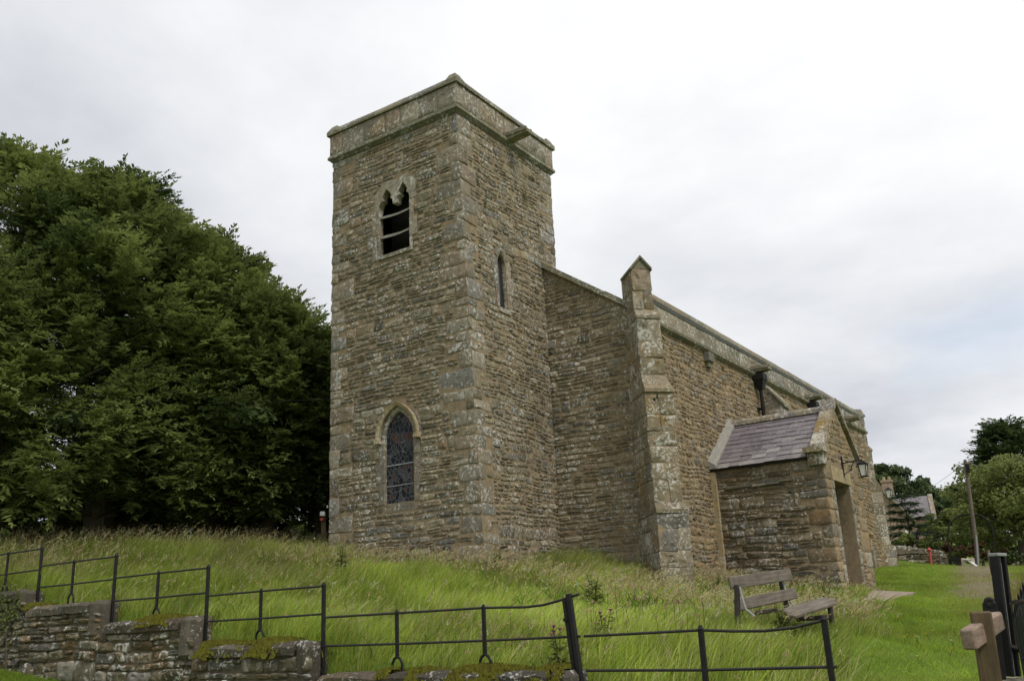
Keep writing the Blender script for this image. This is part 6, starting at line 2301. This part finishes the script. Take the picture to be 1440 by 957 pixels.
def gcol(n, g, base, var, dry, pdry):
    c = np.array(base)[None] * np.exp(g.normal(0, var, (n, 1)))
    c = c * (1 + g.normal(0, .08, (n, 3)))
    d_ = g.uniform(0, 1, n) < pdry
    c[d_] = np.array(dry)[None] * np.exp(g.normal(0, .2, (d_.sum(), 1)))
    return np.clip(c, .003, .6)


def meadow_w(x, y):
    """1 where the grass is left long"""
    w_ = np.ones_like(x)
    # mown lawn south of the porch / bench line
    line = -8.35 + .2 * (x + 5.5) + .22 * np.sin(x * 1.3)
    lawn = sstep(line - y, -.25, .35)
    east = sstep(x, 9.3, 10.3)
    near_porch = 0 * x
    lawn = np.maximum(np.maximum(lawn, east), near_porch)
    return 1 - lawn


g = np.random.default_rng(201)
WIND = -1.0        # blades lean towards the south-west... (right in the picture)
# long meadow
x, y = scatter(480000, -5.80, 10.5, -10.5, 12.5, g, lambda x, y: meadow_w(x, y))
pat = vnoise(x, y, 1.6, 3)
tall = .27 + .20 * sstep(pat, -.6, .9) + .08 * vnoise(x, y, 4.5, 33) + .13 * sstep(y, 2.5, 7) - .10 * np.exp(-((x + .9) / 1.0) ** 2) * (y < 4.6)
# a cleared, shorter, brighter band between the fence and the wall of the church
band = np.exp(-((y + 3.6) / 2.2) ** 2) * sstep(x, -4.6, -3.0) * (1 - sstep(x, .2, 1.6))
tall = tall * (1 - .45 * band) * (1 - .45 * np.exp(-(((x + 3.0) / 1.5) ** 2 + ((y + 7.3) / .8) ** 2)))
n = len(x)
tall = tall * (1 - .5 * sstep(x, .8, 2.0) * sstep(-y, 2.4, 3.2))
hg = tall * g.uniform(.5, 1.3, n)
ld = R(-65) + g.normal(0, .75, n) + .5 * vnoise(x, y, 1.1, 14)
c = gcol(n, g, (.30, .375, .065), .30, (.55, .48, .24), np.clip(.08 + .16 * vnoise(x, y, 1.3, 4) + .12 * vnoise(x, y, 5.0, 36) + .14 * sstep(y, -1, 3) * sstep(x, -4.5, -1.5), .02, .4))
br = np.clip(1 + .55 * band + .20 * vnoise(x, y, .8, 5) + .16 * vnoise(x, y, 4.0, 35), .5, 1.9)
c = c * br[:, None]
grass_batch(gM, x, y, hg, np.clip(g.normal(.62, .22, n), .1, 1.2), g.uniform(.005, .014, n), c, g, ldir=ld)
# lawn
x, y = scatter(330000, -6.0, 24, -11.6, -2.6, g, lambda x, y: (1 - meadow_w(x, y)) * (1.0 - .8 * np.clip(1.3 - path_d(x, y), 0, 1) * sstep(x, 2, 9)) * np.clip(1.15 - x / 26, .25, 1))
n = len(x)
c = gcol(n, g, (.255, .365, .042), .26, (.36, .31, .10), .07 + .10 * np.clip(1.5 - path_d(x, y), 0, 1))
c = c * np.clip(1 + .22 * vnoise(x, y, 1.2, 8) + .16 * vnoise(x, y, 5, 9), .5, 1.6)[:, None]
pw = (np.clip(1.4 - path_d(x, y), 0, 1) * .45 + .18 * (vnoise(x, y, 2.2, 10) > .5))[:, None]
c = c * (1 - pw) + np.array([[.30, .27, .09]]) * pw
grass_batch(gM, x, y, g.uniform(.04, .12, n) * (1 + .5 * (vnoise(x, y, 3, 11) > .6)), np.clip(g.normal(.7, .35, n), .1, 1.5), g.uniform(.006, .010, n), c, g)
# lower verge at the foot of the wall, left corner
x, y = scatter(60000, -9.5, -6.1, 1.5, 10, g)
n = len(x)
grass_batch(gM, x, y, g.uniform(.05, .14, n), np.clip(g.normal(.6, .3, n), .1, 1.2), g.uniform(.006, .01, n), gcol(n, g, (.17, .26, .026), .25, (.18, .15, .05), .06), g)
# rough brown grass on the right verge
x, y = scatter(60000, 2, 24, -13.5, -8.4, g, lambda x, y: sstep(-y, 8.9 - .08 * x, 9.6 - .08 * x))
n = len(x)
grass_batch(gM, x, y, g.uniform(.2, .55, n), np.clip(g.normal(.5, .25, n), .1, 1.2), g.uniform(.007, .012, n), gcol(n, g, (.16, .18, .04), .3, (.36, .25, .11), .45), g)
cx, cy = scatter(260, -5.5, 6, -8.2, 11, g, lambda x, y: meadow_w(x, y))
xx = np.repeat(cx, 16) + g.normal(0, .10, len(cx) * 16); yy = np.repeat(cy, 16) + g.normal(0, .10, len(cx) * 16)
k_ = outside_built(xx, yy); xx, yy = xx[k_], yy[k_]; n = len(xx)
grass_batch(gM, xx, yy, g.uniform(.16, .42, n), np.clip(g.normal(.8, .3, n), .2, 1.4), g.uniform(.018, .038, n), gcol(n, g, (.12, .20, .03), .3, (.30, .22, .06), .08), g)
go = gM.build('churchyard_grass', 'blade')
tag(go, 'long meadow grass and mown lawn around the church', 'grass', kind='stuff')

# seeding stalks with feathery heads
sM = MB()


def seedheads(x, y, hgt, g, ldir, lean, colS, colH, hl=.11, wd=.02):
    n = len(x)
    z = H(x, y)
    dx_, dy_ = np.cos(ldir), np.sin(ldir)
    def pt(f):
        off = lean * hgt * f ** 2.2
        return np.stack([x + dx_ * off, y + dy_ * off, z + hgt * f * (1 - .16 * lean * f * f)], -1)
    th = g.uniform(0, 6.28, n); wv = np.stack([np.cos(th), np.sin(th), np.zeros(n)], -1)
    lv = [pt(f) for f in (0, .35, .65, .85)]
    r_ = .0022
    Vs = []
    for p_ in lv:
        Vs += [p_ - wv * r_, p_ + wv * r_]
    V = np.stack(Vs, 1).reshape(-1, 3); k_ = (np.arange(n) * 8)[:, None]
    Q = np.concatenate([k_ + np.array([[2 * i, 2 * i + 1, 2 * i + 3, 2 * i + 2]]) for i in range(3)])
    sM.big.append((V, Q, np.concatenate([colS] * 3), True))
    # head: little quads around the last part of the stalk
    m_ = 12
    tip, pre = pt(1.0), pt(.80)
    Qs, Cs = [], []
    for i in range(m_):
        f = i / m_
        c_ = pre + (tip - pre) * f
        dv_ = unit(tip - pre) * .7 + g.normal(0, .55, (n, 3))
        dv_ = unit(dv_)
        L_ = hl * .32 * (1 - .5 * f) * g.uniform(.7, 1.3, (n, 1))
        sd2 = unit(np.cross(dv_, g.normal(0, 1, (n, 3)))) * wd * .32
        Qs.append(np.stack([c_, c_ + dv_ * L_ * .5 + sd2, c_ + dv_ * L_, c_ + dv_ * L_ * .5 - sd2], 1)); Cs.append(colH * g.uniform(.7, 1.25, (n, 1)))
    V = np.stack(Qs, 1).reshape(-1, 3)
    Q = np.arange(len(V)).reshape(-1, 4)
    sM.big.append((V, Q, np.stack(Cs, 1).reshape(-1, 3), False))


def dens_seed(x, y):
    w_ = meadow_w(x, y)
    edge = .08 + .12 * (vnoise(x, y, 1.4, 31) > .45) + .30 * sstep(y, 3.5, 7.5) + 1.0 * np.exp(-((x + .55) / .8) ** 2) * (y < 4.5) + .5 * np.exp(-((y + 3.2) / .7) ** 2) * (x > .5)
    edge += .32 * np.exp(-(((x + 2.4) / 1.6) ** 2 + ((y + 6.6) / .9) ** 2))
    return np.clip(w_ * edge * .8, 0, 1)


x, y = scatter(40000, -5.6, 6.5, -8.6, 12, g, dens_seed)
n = len(x)
seedheads(x, y, (.36 + .32 * sstep(y, 3.5, 8)) * g.uniform(.75, 1.35, n), g, R(-65) + g.normal(0, 1.0, n), np.clip(g.normal(.5, .28, n), .05, 1.3), gcol(n, g, (.26, .24, .10), .2, (.3, .25, .13), .5), gcol(n, g, (.64, .52, .26), .22, (.5, .36, .25), .25))
so_ = sM.build('seeding_grass', 'blade')
tag(so_, 'tall seeding grass stalks with tan feathery heads along the wall and crest', 'grass', kind='stuff')

# wild flowers scattered through the grass
fM = MB()
for (n_, xr, yr_, hh_, col, sz) in ((60, (-5.3, 0), (-7, 0), (.25, .5), (.62, .42, .02), .022), (90, (-4, 8), (-11, -7.4), (.06, .13), (.65, .45, .02), .02), (60, (-4, 14), (-11, -6.5), (.06, .13), (.7, .7, .66), .016), (28, (-5.2, -3), (-6.8, -4.2), (.35, .6), (.42, .10, .27), .03), (26, (-5.3, 0), (5, 11), (.4, .8), (.33, .09, .22), .03)):
    x, y = rng.uniform(*xr, n_), rng.uniform(*yr_, n_)
    k_ = outside_built(x, y); x, y = x[k_], y[k_]
    z = H(x, y)
    for q in range(len(x)):
        h_ = rng.uniform(*hh_)
        t_ = np.array([x[q] + rng.uniform(-.05, .05), y[q] + rng.uniform(-.05, .05), z[q] + h_])
        fM.tube([(x[q], y[q], z[q]), t_], .003, 4, (.08, .11, .02), caps=False)
        for a in np.arange(6) * 1.05:
            dv_ = np.array([math.cos(a), math.sin(a), .5]); pv_ = np.array([-math.sin(a), math.cos(a), 0])
            fM.add([t_, t_ + dv_ * sz * .6 + pv_ * sz * .4, t_ + dv_ * sz, t_ + dv_ * sz * .6 - pv_ * sz * .4], [(0, 1, 2, 3)], col)
tag(fM.build('wildflowers', 'blade'), 'small yellow, white and pink wild flowers dotted through the grass', 'wildflowers', kind='stuff')


# dock and thistle plants, ivy on the wall
def weed(name, label, x, y, h_, seed, purple=False, spread=.3):
    g = np.random.default_rng(seed)
    z = Hs(x, y)
    t = thing(name, label, 'weed', (x, y, z), 0, 'tall weeds in the churchyard grass')
    s_ = MB(); lf = []
    for st_ in range(4):
        a = g.uniform(0, 6.28); r_ = spread * g.uniform(.1, .5)
        top = np.array([x + r_ * math.cos(a), y + r_ * math.sin(a), z + h_ * g.uniform(.7, 1)])
        s_.tube([(x, y, z), (x + r_ * .4 * math.cos(a), y + r_ * .4 * math.sin(a), z + h_ * .5), top], [.007, .006, .004], 5, (.12, .13, .04))
        for k_ in range(22):
            f = g.uniform(.1, 1); c = np.array([x, y, z]) + (top - np.array([x, y, z])) * f
            an = g.uniform(0, 6.28); d_ = np.array([math.cos(an), math.sin(an), g.uniform(-.2, .7)]); L_ = (.05 + .16 * (1 - f)) * g.uniform(.7, 1.3)
            p_ = np.array([-math.sin(an), math.cos(an), g.uniform(-.3, .3)]) * L_ * .2
            lf.append([c, c + d_ * L_ * .5 + p_, c + d_ * L_ - (0, 0, L_ * .25), c + d_ * L_ * .5 - p_])
        if purple:
            for k_ in range(14):
                a = g.uniform(0, 6.28); d_ = np.array([math.cos(a) * .6, math.sin(a) * .6, 1]) * .035
                p_ = np.array([-math.sin(a), math.cos(a), 0]) * .012
                s_.add([top, top + d_ + p_, top + d_ * 1.2, top + d_ - p_], [(0, 1, 2, 3)], (.40, .10, .26))
    s_.build('stalks', 'blade', t)
    quads_obj('leaves', np.array(lf), np.clip(g.normal(.5, .2, len(lf)), 0, 1), 'broad', t)


for px, py, D, h_, sd_, pu, lab in ((787, 925, 11.2, .62, 301, True, 'pink-topped thistle growing left of the leaning railing post'), (850, 905, 12.4, .45, 302, True, 'pink-topped thistle growing right of the leaning railing post'),
                                    (1100, 880, 12.3, .42, 303, False, 'leafy weed growing up through the broken bench seat'), (1118, 884, 12.2, .30, 304, False, 'low leafy dock in front of the bench seat plank'), (838, 870, 15.5, .6, 305, False, 'reddish stalked weed behind the leaning post'),
                                    (480, 815, 18.6, .7, 306, False, 'green weed at the foot of the tower left corner'), (703, 815, 18.0, .55, 307, False, 'green weed below the tower right corner'), (1010, 845, 18.5, .5, 308, False, 'green weed at the foot of the porch wall'), (1160, 835, 17.5, .5, 309, False, 'green weed beside the porch corner')):
    p_ = at(px, py, D)
    weed('tall_weed', lab, p_[0], p_[1], h_, sd_, pu)

iv = []
gI = np.random.default_rng(400)
for k_ in range(1500):
    yy = gI.uniform(4.95, 7.6); zz = gI.uniform(-.25, .78 - .0)
    if math.sin(yy * 3) * .25 + .28 + gI.normal(0, .12) > zz + .05 * yy - .1 and gI.random() < .8:
        zz = zz * .6 + .3
    top = .64
    zz = min(zz, top + .12)
    c = np.array([XF - .06 - gI.uniform(0, .05) if zz < top - .02 else XF + gI.uniform(-.08, .4), yy, zz])
    n_ = unit(np.array([-1, gI.normal(0, .5), gI.uniform(0, .8)])); tx = unit(np.cross(n_, gI.normal(0, 1, 3))); ty = np.cross(n_, tx); s = gI.uniform(.03, .06)
    iv.append([c - tx * s * .5, c + ty * s * .45, c + tx * s * .5, c - ty * s * .45])
tI = thing('ivy_plant', 'ivy trailing over the left end of the retaining wall', 'ivy', (XF - .02, 6.0, -.6))
quads_obj('leaves', np.array(iv), np.clip(gI.normal(.4, .2, len(iv)), 0, 1), 'broad', tI)
m_ = MB()
for yy in (5.2, 5.9, 6.6):
    m_.tube([(XF - .06, yy, -.7), (XF - .07, yy + .1, -.1), (XF - .07, yy - .1, .5)], [.012, .01, .006], 5)
m_.build('stems', 'bark', tI)
